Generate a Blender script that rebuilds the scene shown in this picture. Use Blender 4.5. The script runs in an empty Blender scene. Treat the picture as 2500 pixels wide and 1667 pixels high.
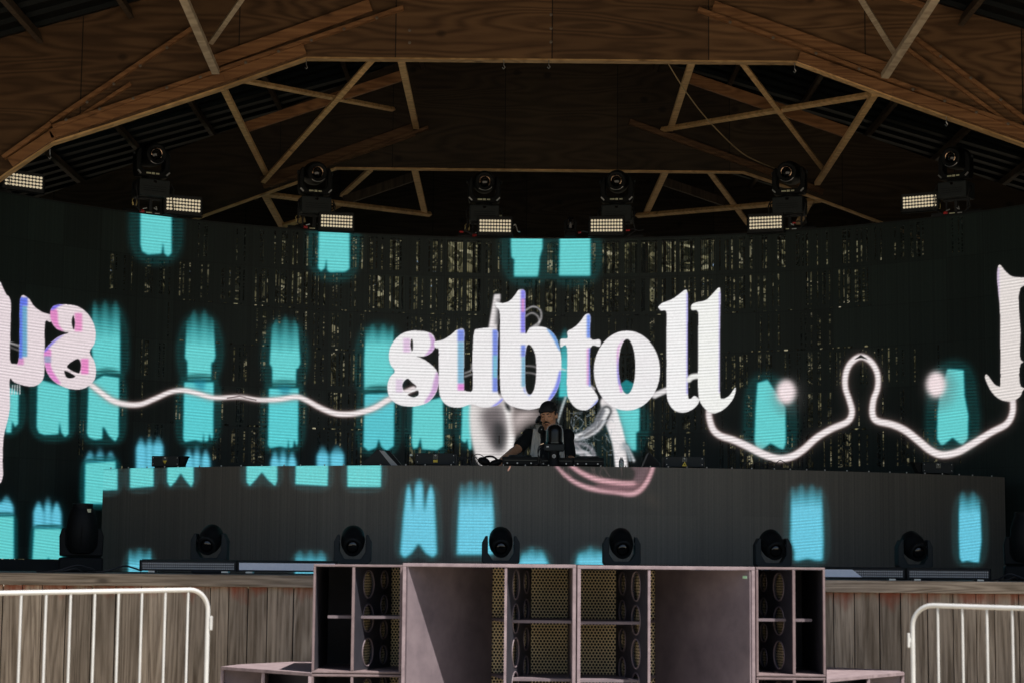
import bpy, bmesh, math, random
import numpy as np
from mathutils import Vector, Matrix, Euler
random.seed(7)
rng = np.random.default_rng(11)
R = math.radians
SC = bpy.context.scene
COL = SC.collection

# ------------------------------------------------------------------ camera, sky, sun, exposure
EXPOSURE = 0.75
FPX, CX, CY = 4861.0, 1250.0, 833.5
TILT, ROLL = R(6.48), R(0.52)
CAMZ = 1.35
cam_d = bpy.data.cameras.new('camera')
cam = bpy.data.objects.new('camera', cam_d); COL.objects.link(cam)
cam_d.sensor_width = 36.0; cam_d.lens = 70.0
cam_d.clip_start = 0.1; cam_d.clip_end = 2000
cam.location = (0, 0, CAMZ)
RM = Matrix.Rotation(math.pi / 2 + TILT, 4, 'X') @ Matrix.Rotation(ROLL, 4, 'Z')
cam.matrix_world = Matrix.Translation((0, 0, CAMZ)) @ RM
cam_d.dof.use_dof = True; cam_d.dof.focus_distance = 18.6; cam_d.dof.aperture_fstop = 3.2
SC.camera = cam

world = bpy.data.worlds.new('World'); SC.world = world; world.use_nodes = True
wn = world.node_tree.nodes; wl = world.node_tree.links
sky = wn.new('ShaderNodeTexSky'); sky.sky_type = 'NISHITA'; sky.sun_disc = False
SUN_EL, SUN_AZ = R(60), R(38)
sky.sun_elevation = SUN_EL; sky.sun_rotation = math.pi - SUN_AZ
wl.new(sky.outputs[0], wn['Background'].inputs[0]); wn['Background'].inputs[1].default_value = 0.07
sun_d = bpy.data.lights.new('sun', 'SUN'); sun_d.energy = 5.0; sun_d.angle = R(0.5); sun_d.color = (1, 0.94, 0.86)
sun = bpy.data.objects.new('sun', sun_d); COL.objects.link(sun)
to_sun = Vector((math.sin(SUN_AZ) * math.cos(SUN_EL), -math.cos(SUN_AZ) * math.cos(SUN_EL), math.sin(SUN_EL)))
sun.rotation_euler = to_sun.to_track_quat('Z', 'Y').to_euler()
sun.location = (10, -5, 30)
SC.view_settings.view_transform = 'Standard'; SC.view_settings.look = 'None'
SC.view_settings.exposure = EXPOSURE; SC.view_settings.gamma = 1
SC.render.engine = 'CYCLES'
SC.cycles.max_bounces = 8; SC.cycles.diffuse_bounces = 5; SC.cycles.transparent_max_bounces = 12

# ------------------------------------------------------------------ helpers
R3 = RM.to_3x3(); RNP = np.array(R3)
def P(px, py, depth):
    """point at world y = depth seen in the photo (2500 px wide) at px, py"""
    d = R3 @ Vector(((px - CX) / FPX, -(py - CY) / FPX, -1))
    k = depth / d.y
    return Vector((d.x * k, depth, CAMZ + d.z * k))
def proj(v):
    c = (v - np.array([0, 0, CAMZ])) @ RNP
    return CX + FPX * c[..., 0] / -c[..., 2], CY - FPX * c[..., 1] / -c[..., 2]

class MB:
    def __init__(s): s.bm = bmesh.new()
    def hexa(s, c8):
        v = [s.bm.verts.new(c) for c in c8]
        for f in ((3,2,1,0),(4,5,6,7),(0,1,5,4),(1,2,6,5),(2,3,7,6),(3,0,4,7)): s.bm.faces.new([v[i] for i in f])
        return s
    def box(s, c, size, rot=None):
        c = Vector(c); h = Vector(size) / 2; M = rot.to_matrix() if isinstance(rot, Euler) else (rot or Matrix.Identity(3))
        pts = [c + M @ Vector((x * h.x, y * h.y, z * h.z)) for z in (-1, 1) for x, y in ((-1,-1),(1,-1),(1,1),(-1,1))]
        return s.hexa(pts)
    def board(s, p0, p1, w, t, n=(0, -1, 0)):
        p0 = Vector(p0); p1 = Vector(p1); d = (p1 - p0).normalized(); n = Vector(n)
        n = (n - d * n.dot(d)).normalized(); u = d.cross(n) * w / 2; n = n * t / 2
        return s.hexa([p0-u-n, p0+u-n, p0+u+n, p0-u+n, p1-u-n, p1+u-n, p1+u+n, p1-u+n])
    def prism(s, pts, ext):
        """polygon pts (3D, planar) extruded along ext"""
        a = [s.bm.verts.new(p) for p in pts]; b = [s.bm.verts.new(Vector(p) + Vector(ext)) for p in pts]
        n = len(pts); s.bm.faces.new(a); s.bm.faces.new(b[::-1])
        for i in range(n): s.bm.faces.new([a[i], b[i], b[(i+1) % n], a[(i+1) % n]])
        return s
    def tube(s, path, r, seg=10, r1=None, closed=False):
        path = [Vector(p) for p in path]; n = len(path); rings = []
        up = Vector((0, 0, 1))
        for i, p in enumerate(path):
            if closed: d = path[(i+1) % n] - path[i-1]
            else: d = path[min(i+1, n-1)] - path[max(i-1, 0)]
            d.normalize()
            if abs(d.dot(up)) > .95: up = Vector((1, 0, 0)) if abs(d.x) < .9 else Vector((0, 1, 0))
            u = d.cross(up).normalized(); v = d.cross(u); up = -v if v.dot(up) < 0 else v
            v = d.cross(u)
            rr = r if r1 is None else r + (r1 - r) * i / max(1, n - 1)
            rings.append([s.bm.verts.new(p + rr * (math.cos(a) * u + math.sin(a) * v)) for a in (2*math.pi*k/seg for k in range(seg))])
        m = n if closed else n - 1
        for i in range(m):
            A, B = rings[i], rings[(i+1) % n]
            for k in range(seg): s.bm.faces.new([A[k], A[(k+1) % seg], B[(k+1) % seg], B[k]])
        if not closed: s.bm.faces.new(rings[0][::-1]); s.bm.faces.new(rings[-1])
        return s
    def lathe(s, prof, origin=(0,0,0), rot=None, seg=28, sx=1, sy=1):
        """prof: (r, z) pairs revolved about local z"""
        M = rot.to_matrix() if isinstance(rot, Euler) else (rot or Matrix.Identity(3)); o = Vector(origin); rings = []
        for r, z in prof:
            rings.append([s.bm.verts.new(o + M @ Vector((r*math.cos(a)*sx, r*math.sin(a)*sy, z))) for a in (2*math.pi*k/seg for k in range(seg))])
        for A, B in zip(rings, rings[1:]):
            for k in range(seg): s.bm.faces.new([A[k], A[(k+1) % seg], B[(k+1) % seg], B[k]])
        s.bm.faces.new(rings[0][::-1]); s.bm.faces.new(rings[-1]); return s
    def ell(s, c, r, rot=None, seg=20, rings=12):
        M = rot.to_matrix() if isinstance(rot, Euler) else (rot or Matrix.Identity(3))
        res = bmesh.ops.create_uvsphere(s.bm, u_segments=seg, v_segments=rings, radius=1)
        for v in res['verts']: v.co = Vector(c) + M @ Vector((v.co.x*r[0], v.co.y*r[1], v.co.z*r[2]))
        return s
    def caps(s, p0, p1, r0, r1, seg=14):
        """tapered limb with rounded ends"""
        p0 = Vector(p0); p1 = Vector(p1); d = (p1 - p0); L = d.length
        q = d.to_track_quat('Z', 'Y').to_matrix(); prof = []
        for k in range(6): a = -math.pi/2 + k*math.pi/12; prof.append((max(1e-4, r0*math.cos(a)), r0*math.sin(a)))
        for k in range(7): a = k*math.pi/12; prof.append((max(1e-4, r1*math.cos(a)), L + r1*math.sin(a)))
        return s.lathe(prof, p0, q, seg)
    def quad(s, a, b, c, d): s.bm.faces.new([s.bm.verts.new(p) for p in (a, b, c, d)]); return s
    def build(s, name, mat, parent=None, smooth=False, bevel=0, local=False, seg=2):
        me = bpy.data.meshes.new(name)
        if bevel: bmesh.ops.remove_doubles(s.bm, verts=s.bm.verts, dist=1e-6)
        bmesh.ops.recalc_face_normals(s.bm, faces=s.bm.faces)
        if parent is not None and not local:
            bmesh.ops.translate(s.bm, verts=s.bm.verts, vec=-wloc(parent))
        s.bm.to_mesh(me); s.bm.free()
        o = bpy.data.objects.new(name, me); COL.objects.link(o); me.materials.append(mat)
        if parent is not None: o.parent = parent
        if smooth: smoothen(me, 38)
        if bevel:
            m = o.modifiers.new('bevel', 'BEVEL'); m.width = bevel; m.segments = seg; m.limit_method = 'ANGLE'; m.angle_limit = R(40); m.harden_normals = False
        return o
def smoothen(me, ang=38):
    me.polygons.foreach_set('use_smooth', [True] * len(me.polygons))
    try: me.set_sharp_from_angle(angle=R(ang))
    except Exception: pass
def wloc(o):
    v = Vector((0, 0, 0))
    while o is not None: v += Vector(o.location); o = o.parent
    return v
def tag(o, label=None, cat=None, group=None, kind=None):
    if label: o['label'] = label
    if cat: o['category'] = cat
    if group: o['group'] = group
    if kind: o['kind'] = kind
    return o
def empty(name, loc=(0, 0, 0), rz=0, label=None, cat=None, group=None):
    o = bpy.data.objects.new(name, None); COL.objects.link(o); o.location = loc; o.rotation_euler = (0, 0, rz)
    o.empty_display_size = .1
    return tag(o, label, cat, group)
def copy_tree(o, parent=None):
    c = o.copy(); COL.objects.link(c); c.parent = parent
    for ch in [x for x in list(COL.objects) if x.parent == o]: copy_tree(ch, c)
    return c
def spline(pts, n=8, closed=False):
    out = []; N = len(pts); pts = [np.array(p, float) for p in pts]
    rngi = range(N) if closed else range(N - 1)
    for i in rngi:
        if closed: p0, p1, p2, p3 = pts[i-1], pts[i], pts[(i+1) % N], pts[(i+2) % N]
        else: p0, p1, p2, p3 = pts[max(i-1, 0)], pts[i], pts[i+1], pts[min(i+2, N-1)]
        for k in range(n):
            t = k / n
            out.append(.5*((2*p1) + (-p0+p2)*t + (2*p0-5*p1+4*p2-p3)*t*t + (-p0+3*p1-3*p2+p3)*t**3))
    if not closed: out.append(pts[-1])
    return out

# ------------------------------------------------------------------ materials
def mat(name, col=(.5, .5, .5), rough=.5, metal=0, spec=.5, emit=None, estr=0, alpha=1):
    m = bpy.data.materials.new(name); m.use_nodes = True; b = m.node_tree.nodes['Principled BSDF']
    b.inputs['Base Color'].default_value = (*col, 1); b.inputs['Roughness'].default_value = rough
    b.inputs['Metallic'].default_value = metal; b.inputs['Specular IOR Level'].default_value = spec
    if emit: b.inputs['Emission Color'].default_value = (*emit, 1); b.inputs['Emission Strength'].default_value = estr
    return m
def nd(m, t, **kw):
    n = m.node_tree.nodes.new(t)
    for k, v in kw.items(): setattr(n, k, v)
    return n
def ln(m, a, b): m.node_tree.links.new(a, b)
def ramp(m, fac, stops):
    r = nd(m, 'ShaderNodeValToRGB'); ln(m, fac, r.inputs[0]); el = r.color_ramp.elements
    while len(el) < len(stops): el.new(.5)
    for e, (p, c) in zip(el, stops): e.position = p; e.color = (*c, 1)
    return r.outputs[0]
def noise(m, vec, scale, detail=5, rough=.6, dist=0):
    n = nd(m, 'ShaderNodeTexNoise'); n.inputs['Scale'].default_value = scale; n.inputs['Detail'].default_value = detail
    n.inputs['Roughness'].default_value = rough; n.inputs['Distortion'].default_value = dist; ln(m, vec, n.inputs['Vector']); return n.outputs['Fac']
def mapping(m, vec, scale=(1,1,1), loc=None):
    n = nd(m, 'ShaderNodeMapping'); n.inputs['Scale'].default_value = scale; ln(m, vec, n.inputs['Vector'])
    if loc is not None: ln(m, loc, n.inputs['Location'])
    return n.outputs[0]
def mth(m, op, a, b=None):
    n = nd(m, 'ShaderNodeMath', operation=op)
    for i, v in enumerate((a, b)):
        if v is None: continue
        if isinstance(v, (int, float)): n.inputs[i].default_value = v
        else: ln(m, v, n.inputs[i])
    return n.outputs[0]
def mixc(m, fac, a, b, mode='MIX'):
    n = nd(m, 'ShaderNodeMix', data_type='RGBA', blend_type=mode)
    for i, v in ((0, fac), (6, a), (7, b)):
        if isinstance(v, (int, float)): n.inputs[i].default_value = v
        elif isinstance(v, tuple): n.inputs[i].default_value = (*v, 1)
        else: ln(m, v, n.inputs[i])
    return n.outputs[2]
def bump(m, h, dist=.002, strength=.6):
    b = nd(m, 'ShaderNodeBump'); b.inputs['Distance'].default_value = dist; b.inputs['Strength'].default_value = strength
    ln(m, h, b.inputs['Height']); ln(m, b.outputs[0], m.node_tree.nodes['Principled BSDF'].inputs['Normal'])
def wood(name, dark, light, gscale, grain=1.0, rough=.7, knots=True, island=.25, seams=None, wave_amt=.3, rings=70):
    """gscale: noise scale vector in object space, small along the grain"""
    m = mat(name, rough=rough, spec=.25); b = m.node_tree.nodes['Principled BSDF']
    tc = nd(m, 'ShaderNodeTexCoord').outputs['Object']; geo = nd(m, 'ShaderNodeNewGeometry')
    rnd = geo.outputs['Random Per Island']
    off = nd(m, 'ShaderNodeCombineXYZ'); ln(m, mth(m, 'MULTIPLY', rnd, 37.0), off.inputs[0]); ln(m, mth(m, 'MULTIPLY', rnd, 91.0), off.inputs[2])
    v = mapping(m, tc, gscale, off.outputs[0])
    n1 = noise(m, v, 1.0, 8, .68, .25); n2 = noise(m, tc, 1.3, 4, .6)
    ct = noise(m, mapping(m, tc, tuple(x*.22 for x in gscale), off.outputs[0]), 1.0, 2, .5, .15)     # growth rings as contours of a slow noise
    ring = mth(m, 'MULTIPLY', mth(m, 'ADD', mth(m, 'SINE', mth(m, 'MULTIPLY', ct, rings)), 1), .5)
    g = mth(m, 'ADD', mth(m, 'MULTIPLY', n1, .75), mth(m, 'MULTIPLY', ring, wave_amt))
    c = ramp(m, g, [(.25, dark), (.5, tuple((a+b2)/2 for a, b2 in zip(dark, light))), (.8, light)])
    c = mixc(m, mth(m, 'MULTIPLY', n2, .55), c, tuple(x*.45 for x in dark), 'MIX')
    hsv = nd(m, 'ShaderNodeHueSaturation'); ln(m, c, hsv.inputs['Color'])
    ln(m, mth(m, 'ADD', mth(m, 'MULTIPLY', rnd, island*2), 1-island), hsv.inputs['Value'])
    c = hsv.outputs[0]
    if knots:
        vo = nd(m, 'ShaderNodeTexVoronoi'); vo.inputs['Scale'].default_value = 1
        ln(m, mapping(m, tc, knots if isinstance(knots, tuple) else tuple(max(1.6, min(5, x*.32)) for x in gscale), off.outputs[0]), vo.inputs['Vector'])
        k = ramp(m, vo.outputs['Distance'], [(.0, (1,1,1)), (.06, (1,1,1)), (.13, (0,0,0))])
        c = mixc(m, mth(m, 'MULTIPLY', k, .7), c, tuple(x*.25 for x in dark))
    if seams:
        sx = nd(m, 'ShaderNodeSeparateXYZ'); ln(m, tc, sx.inputs[0])
        fr = mth(m, 'FRACT', mth(m, 'DIVIDE', mth(m, 'ADD', sx.outputs[0], seams[1]), seams[0]))
        s = mth(m, 'LESS_THAN', fr, .008)
        c = mixc(m, mth(m, 'MULTIPLY', s, .85), c, (.004, .003, .002))
        # one sheet differs from the next
        cell = mth(m, 'FLOOR', mth(m, 'DIVIDE', mth(m, 'ADD', sx.outputs[0], seams[1]), seams[0]))
        wn_ = nd(m, 'ShaderNodeTexWhiteNoise', noise_dimensions='1D'); ln(m, cell, wn_.inputs['W'])
        h2 = nd(m, 'ShaderNodeHueSaturation'); ln(m, c, h2.inputs['Color']); ln(m, mth(m, 'ADD', mth(m, 'MULTIPLY', wn_.outputs[0], .5), .75), h2.inputs['Value']); c = h2.outputs[0]
    ln(m, c, b.inputs['Base Color']); bump(m, g, .004, .5)
    return m
M = {}
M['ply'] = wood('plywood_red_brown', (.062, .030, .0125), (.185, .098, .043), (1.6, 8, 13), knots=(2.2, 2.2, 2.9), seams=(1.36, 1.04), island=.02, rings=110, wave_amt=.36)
M['ply_dark'] = wood('plywood_dark_shaded', (.024, .0155, .008), (.062, .041, .022), (1.6, 8, 12), knots=(2.2, 2.2, 2.9), seams=(1.22, .1), island=.02, rings=110, wave_amt=.36)  # dark plywood, the shade deeper in the barn put into its colour
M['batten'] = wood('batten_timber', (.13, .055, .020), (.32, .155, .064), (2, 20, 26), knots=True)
M['batten_dark'] = wood('shaded_batten_timber', (.06, .028, .012), (.15, .080, .036), (2, 20, 26))  # batten timber with the far rib's shade put into the colour
M['timber'] = wood('brace_timber', (.44, .25, .095), (.80, .50, .22), (7, 12, 7))
M['timber_gray'] = wood('gray_brace_timber', (.32, .24, .16), (.58, .46, .31), (7, 12, 7))
M['barn_board'] = wood('barn_board', (.05, .035, .022), (.12, .08, .05), (18, 18, 1.5))
M['deck'] = wood('stage_deck_wood', (.16, .14, .12), (.34, .31, .27), (1.5, 22, 8))
# weathered fascia with traces of red paint
def fascia_mat(name, gs, red):
    m = wood(name, (.14, .105, .072), (.68, .565, .445), gs, island=.30, rough=.8, wave_amt=.16, rings=60, knots=((3.5, 3.5, 1.6) if red else (1.6, 4, 5)))
    b = m.node_tree.nodes['Principled BSDF']; src = b.inputs['Base Color'].links[0].from_socket
    tc = nd(m, 'ShaderNodeTexCoord').outputs['Object']
    # fine dark cracks along the grain
    cr = noise(m, mapping(m, tc, tuple(x*3.2 if x > 3 else x*1.2 for x in gs)), 1, 3, .7)
    c = mixc(m, ramp(m, cr, [(.0, (0,0,0)), (.30, (.9,.9,.9)), (.36, (0,0,0))]), src, (.04, .03, .022))
    if red:
        sx = nd(m, 'ShaderNodeSeparateXYZ'); ln(m, tc, sx.inputs[0])
        hi = ramp(m, mth(m, 'ADD', mth(m, 'MULTIPLY', sx.outputs[2], 1), 1.0), [(.70, (0,0,0)), (.93, (.52,.52,.52)), (1, (.62,.62,.62))])
        n = noise(m, mapping(m, tc, (4, 4, 1.6)), 1, 4, .6)
        k = ramp(m, mth(m, 'ADD', mth(m, 'MULTIPLY', hi, .55), mth(m, 'MULTIPLY', n, .75)), [(.54, (0,0,0)), (.68, (.75,.75,.75))])
        c = mixc(m, k, c, (.27, .055, .025))
    ln(m, c, b.inputs['Base Color']); return m
M['fascia'] = fascia_mat('weathered_fascia_board', (34, 34, 1.7), True)
M['edge'] = fascia_mat('weathered_edge_board', (1.7, 34, 40), False)
M['black'] = mat('black_plastic', (.006, .007, .0075), .55, spec=.15)
M['black_matte'] = mat('matte_black_metal', (.012, .013, .014), .75)
M['lamp_base'] = mat('dark_gray_housing', (.026, .031, .032), .6, spec=.2)
M['black_gloss'] = mat('glossy_black', (.006, .006, .007), .12)
M['smoke'] = mat('smoked_glass', (.008, .008, .008), .25, spec=.35)
M['glass'] = mat('lens_glass', (.004, .004, .004), .05, spec=.7)
M['ring'] = mat('coated_lens_rim', (.75, .52, .36), .25, metal=1)
M['metal'] = mat('bare_metal', (.5, .5, .5), .35, metal=1)
M['white'] = mat('white_print', (.75, .75, .72), .5)
M['cream'] = mat('cream_tag', (.62, .62, .42), .5)
M['yellow'] = mat('yellow_sticker', (.75, .55, .04), .5)
M['red'] = mat('red_plastic', (.5, .02, .02), .4)
M['gold'] = mat('brass_clip', (.65, .5, .2), .4, metal=.8)
M['cable'] = mat('cable_black', (.012, .012, .013), .5)
M['cable_yellow'] = mat('thin_cord', (.35, .24, .10), .6)
def blotchy(name, c0, c1, sc=3, rough=.6, spec=.3, bm_=.0006):
    m = mat(name, rough=rough, spec=spec); tc = nd(m, 'ShaderNodeTexCoord').outputs['Object']
    n = noise(m, tc, sc, 6, .65); ln(m, ramp(m, n, [(.3, c0), (.7, c1)]), m.node_tree.nodes['Principled BSDF'].inputs['Base Color'])
    bump(m, noise(m, tc, 60, 3), bm_, .5); return m
M['sub'] = blotchy('dusty_mauve_paint', (.120, .096, .110), (.200, .160, .176), 4)
M['sub_edge'] = blotchy('mauve_cabinet_edge', (.165, .125, .138), (.285, .225, .240), 14)
M['sub_side'] = blotchy('brownish_cabinet_edge', (.13, .095, .10), (.20, .15, .155), 12)
M['sub_in'] = blotchy('dark_cabinet_inside', (.022, .022, .030), (.038, .036, .046), 5)
M['grille'] = blotchy('ochre_perforated_steel', (.66, .52, .29), (.88, .72, .44), 3, .45)
M['foam'] = mat('black_acoustic_foam', (.010, .009, .008), .9)
M['galv'] = blotchy('galvanised_steel', (.52, .52, .51), (.66, .66, .65), 6, .38, .5); M['galv'].node_tree.nodes['Principled BSDF'].inputs['Metallic'].default_value = .3
M['lamp'] = mat('warm_led_lens', (.8, .75, .6), .35, emit=(.62, .52, .36), estr=.38)
M['bar_lens'] = None
m = mat('light_bar_lens', rough=.35); tc = nd(m, 'ShaderNodeTexCoord').outputs['Object']
sx = nd(m, 'ShaderNodeSeparateXYZ'); ln(m, tc, sx.inputs[0])
gx = mth(m, 'GREATER_THAN', mth(m, 'FRACT', mth(m, 'MULTIPLY', sx.outputs[0], 60)), .3)
gz = mth(m, 'GREATER_THAN', mth(m, 'FRACT', mth(m, 'MULTIPLY', sx.outputs[2], 55)), .35)
ln(m, mixc(m, mth(m, 'MULTIPLY', gx, gz), (.05, .05, .055), (.42, .42, .42)), m.node_tree.nodes['Principled BSDF'].inputs['Base Color'])
M['bar_lens'] = m
M['bar_white'] = blotchy('white_frost_diffuser', (.80, .82, .90), (.90, .91, .97), 40, .4)
M['skin'] = blotchy('skin', (.70, .34, .19), (.82, .45, .27), 25, .5, .35, .0003)
M['lips'] = mat('lip_skin', (.25, .08, .06), .5)
M['hair'] = mat('black_hair', (.012, .009, .008), .6)
M['tee'] = blotchy('black_cotton', (.006, .008, .009), (.012, .014, .015), 8, .9)
M['vest'] = blotchy('light_gray_linen', (.56, .54, .49), (.72, .70, .64), 14, .85)
M['pants'] = blotchy('dark_denim', (.012, .014, .02), (.02, .022, .03), 8, .9)
# metal roof sheet with ribs
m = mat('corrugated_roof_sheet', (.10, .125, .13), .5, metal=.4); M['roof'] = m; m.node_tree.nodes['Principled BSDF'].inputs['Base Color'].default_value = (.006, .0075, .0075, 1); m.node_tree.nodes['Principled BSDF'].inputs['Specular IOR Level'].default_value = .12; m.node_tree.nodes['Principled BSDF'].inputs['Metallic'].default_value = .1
# ground: dry grass and gravel
m = mat('gravel_ground', rough=.9, spec=.2); tc = nd(m, 'ShaderNodeTexCoord').outputs['Object']
n1 = noise(m, tc, 1.2, 8, .7); n2 = noise(m, tc, 30, 4, .7)
ln(m, ramp(m, mth(m, 'ADD', mth(m, 'MULTIPLY', n1, .6), mth(m, 'MULTIPLY', n2, .4)), [(.35, (.26, .225, .165)), (.65, (.48, .42, .33))]), m.node_tree.nodes['Principled BSDF'].inputs['Base Color'])
bump(m, n2, .02, .6); M['ground'] = m
m = mat('sunlit_leaves', rough=.6); tc = nd(m, 'ShaderNodeTexCoord').outputs['Object']
ln(m, ramp(m, noise(m, tc, 4, 5, .7), [(.35, (.15, .15, .075)), (.65, (.32, .30, .19))]), m.node_tree.nodes['Principled BSDF'].inputs['Base Color']); M['leaf'] = m
_b = m.node_tree.nodes['Principled BSDF']; _t = nd(m, 'ShaderNodeBsdfTranslucent'); _x = nd(m, 'ShaderNodeMixShader'); _x.inputs[0].default_value = .5
ln(m, _b.inputs['Base Color'].links[0].from_socket, _t.inputs['Color']); ln(m, _b.outputs[0], _x.inputs[1]); ln(m, _t.outputs[0], _x.inputs[2]); ln(m, _x.outputs[0], m.node_tree.nodes['Material Output'].inputs[0])
# LED screen: emitted picture comes from the colour attribute, open slots from 'hole'
def screen_mat(name, base, holes):
    m = mat(name, base, .5, spec=.35); b = m.node_tree.nodes['Principled BSDF']
    a = nd(m, 'ShaderNodeAttribute', attribute_name='picture'); t = nd(m, 'ShaderNodeAttribute', attribute_name='tone')
    ln(m, mixc(m, 1.0, base, t.outputs['Color'], 'MULTIPLY'), b.inputs['Base Color'])
    ln(m, a.outputs['Color'], b.inputs['Emission Color']); b.inputs['Emission Strength'].default_value = 2 ** -EXPOSURE
    if holes:
        h = nd(m, 'ShaderNodeAttribute', attribute_name='hole')
        tr = nd(m, 'ShaderNodeBsdfTransparent'); mx = nd(m, 'ShaderNodeMixShader')
        ln(m, h.outputs['Fac'], mx.inputs[0]); ln(m, b.outputs[0], mx.inputs[1]); ln(m, tr.outputs[0], mx.inputs[2])
        ln(m, mx.outputs[0], m.node_tree.nodes['Material Output'].inputs[0])
    return m
M['screen'] = screen_mat('led_screen', (.014, .024, .021), True)
M['booth_screen'] = screen_mat('led_booth_screen', (.125, .115, .095), False)

# ------------------------------------------------------------------ the place
XC = .27                       # ridge line
FLOOR = CAMZ - .067            # stage floor
g = MB(); g.quad((-150, -60, 0), (150, -60, 0), (150, 250, 0), (-150, 250, 0))
tag(g.build('ground', M['ground']), kind='structure')

# --- wooden stage
ZF = 14.8
stage = empty('wooden_stage', (0, ZF, FLOOR), label='weathered grey board stage platform behind the purple speaker cabinets', cat='stage')
d = MB()
for i in range(40):
    y0 = ZF + .04 + i * .29
    if y0 > 25.5: break
    d.box((0, y0 + .14, FLOOR - .02), (14, .284, .04))
d.build('deck', M['deck'], stage)
e = MB(); x = -6.3
for L in (1.2, 4.0, 3.4, 3.6, 2.5):
    e.box((x + L/2, ZF - .02, FLOOR - .045), (L - .006, .045, .088)); x += L
e.build('edge_board', M['edge'], stage, bevel=.004)
f = MB(); x = -6.5
while x < 6.6:
    w = random.uniform(.135, .20)
    f.box((x + w/2, ZF + .02 + random.uniform(-.005, .005), (FLOOR - .09) / 2), (w - random.uniform(.004, .009), .025, FLOOR - .09)); x += w
f.build('fascia', M['fascia'], stage, bevel=.002)
f = MB(); f.box((0, ZF + .06, (FLOOR-.1)/2), (13, .02, FLOOR-.1)); f.build('backing', M['black_matte'], stage)

# --- barn over the stage
barn = empty('timber_barn', (XC, 16.9, 0), label='dark timber barn with plywood arch ribs and cross braces over the stage', cat='building')
def roof_h(X): return CAMZ + 5.78 - .29 * abs(X - XC)
ZR0, ZR1, EAVE = 11.5, 26.0, 7.0
for sgn in (-1, 1):
    r = MB(); n = 150
    for i in range(n):
        ya, yb = ZR0 + (ZR1-ZR0)*i/n, ZR0 + (ZR1-ZR0)*(i+1)/n
        ya2 = ya + (yb-ya)*.35; k = (ya2, .0, ya, .03) if i % 2 else (ya2, .0, ya, .0)
        xa, xb = XC, XC + sgn*EAVE
        rb = .035 if i % 3 == 0 else 0
        za, zb = roof_h(xa) + .12, roof_h(xb) + .12
        r.quad((xa, ya, za), (xb, ya, zb), (xb, ya2, zb - rb), (xa, ya2, za - rb))
        r.quad((xa, ya2, za - rb), (xb, ya2, zb - rb), (xb, yb, zb), (xa, yb, za))
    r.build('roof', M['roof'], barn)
    s = MB(); s.prism([(XC, ZR0, roof_h(XC)+.20), (XC+sgn*EAVE, ZR0, roof_h(XC+sgn*EAVE)+.20), (XC+sgn*EAVE, ZR0, roof_h(XC+sgn*EAVE)+.17), (XC, ZR0, roof_h(XC)+.17)], (0, ZR1-ZR0, 0))
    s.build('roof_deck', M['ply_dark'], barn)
    for k in range(9):
        X = XC + sgn * (.5 + k * .78); p = MB()
        p.box((X, (ZR0+ZR1)/2, roof_h(X) + .03), (.042, ZR1-ZR0-.02, .10), Euler((0, sgn*math.atan(.29), 0)))
        p.build('purlin', M['barn_board'], barn)
# unseen side walls, added to darken the interior, and back walls
for sgn in (-1, 1):
    w = MB(); w.box((XC + sgn*6.9, (11.6+ZR1)/2, 2.6), (.05, ZR1-11.6, 5.2)); w.build('unseen_side_wall', M['barn_board'], barn)
w = MB()
WB = 5.62; GX = (roof_h(XC) + .1 - WB)/.29 - .01
w.prism([(XC-GX, 25.6, WB), (XC+GX, 25.6, WB), (XC, 25.6, roof_h(XC)+.1)], (0, .04, 0))
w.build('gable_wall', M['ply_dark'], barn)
w = MB(); x = XC - 6.8
while x < XC + 6.8:
    wd = random.uniform(.030, .040); w.box((x+wd/2, 25.55, WB/2), (wd, .025, WB)); x += wd + random.uniform(.07, .09)
w.build('slat_wall', M['barn_board'], barn)

def rib(Z, low, top, mweb, flange=.10, battens=(), at=None):
    """low / top: photo outline points of the web at depth Z"""
    ro = empty('rib', (0, Z, 0)); ro.parent = barn; ro.location = Vector((0, at or Z, 0)) - Vector(barn.location)
    dz = Vector((0, (at or Z) - Z, 0)); P = lambda x, y, z: globals()['P'](x, y, z) + dz
    pts = [P(x, y, Z) for x, y in low] + [P(x, y, Z) for x, y in top]
    w = MB(); w.prism(pts, (0, .09, 0)); w.build('web', mweb, ro)
    for q_ in (low[0], low[-1]):
        e_ = P(*q_, Z); po = MB(); po.box((e_.x*.985, e_.y + .045, (e_.z + .25)/2), (.24, .14, e_.z + .25)); po.build('post', M['barn_board'], ro)
    fl = MB()
    for (a, b) in zip(low, low[1:]):
        p0, p1 = P(*a, Z), P(*b, Z); dirv = (p1-p0).normalized()
        up = Vector((-dirv.z, 0, dirv.x)) * (1 if dirv.x > 0 else -1)
        fl.board(p0 + Vector((0, .045, 0)) - up*.009, p1 + Vector((0, .045, 0)) - up*.009, flange, .014, (0, 0, 1))
    fl.build('bottom_flange', M['timber'], ro)
    for (x0, y0, x1, y1, w_, t_) in battens:
        b = MB(); b.board(P(x0, y0, Z - t_/2 - .003), P(x1, y1, Z - t_/2 - .003), w_, t_); b.build('batten', M['batten' if mweb is M['ply'] else 'batten_dark'], ro, bevel=.003)
    return ro
low1 = [(-300, 640), (25, 414), (123, 347), (275, 299), (542, 211), (748, 139), (1946, 149), (2178, 235), (2500, 349), (2800, 470)]
top1 = [(2800, 60), (2250, -110), (1700, -250), (1345, -350), (900, -240), (300, -60), (0, 34), (-300, 120)]
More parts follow.
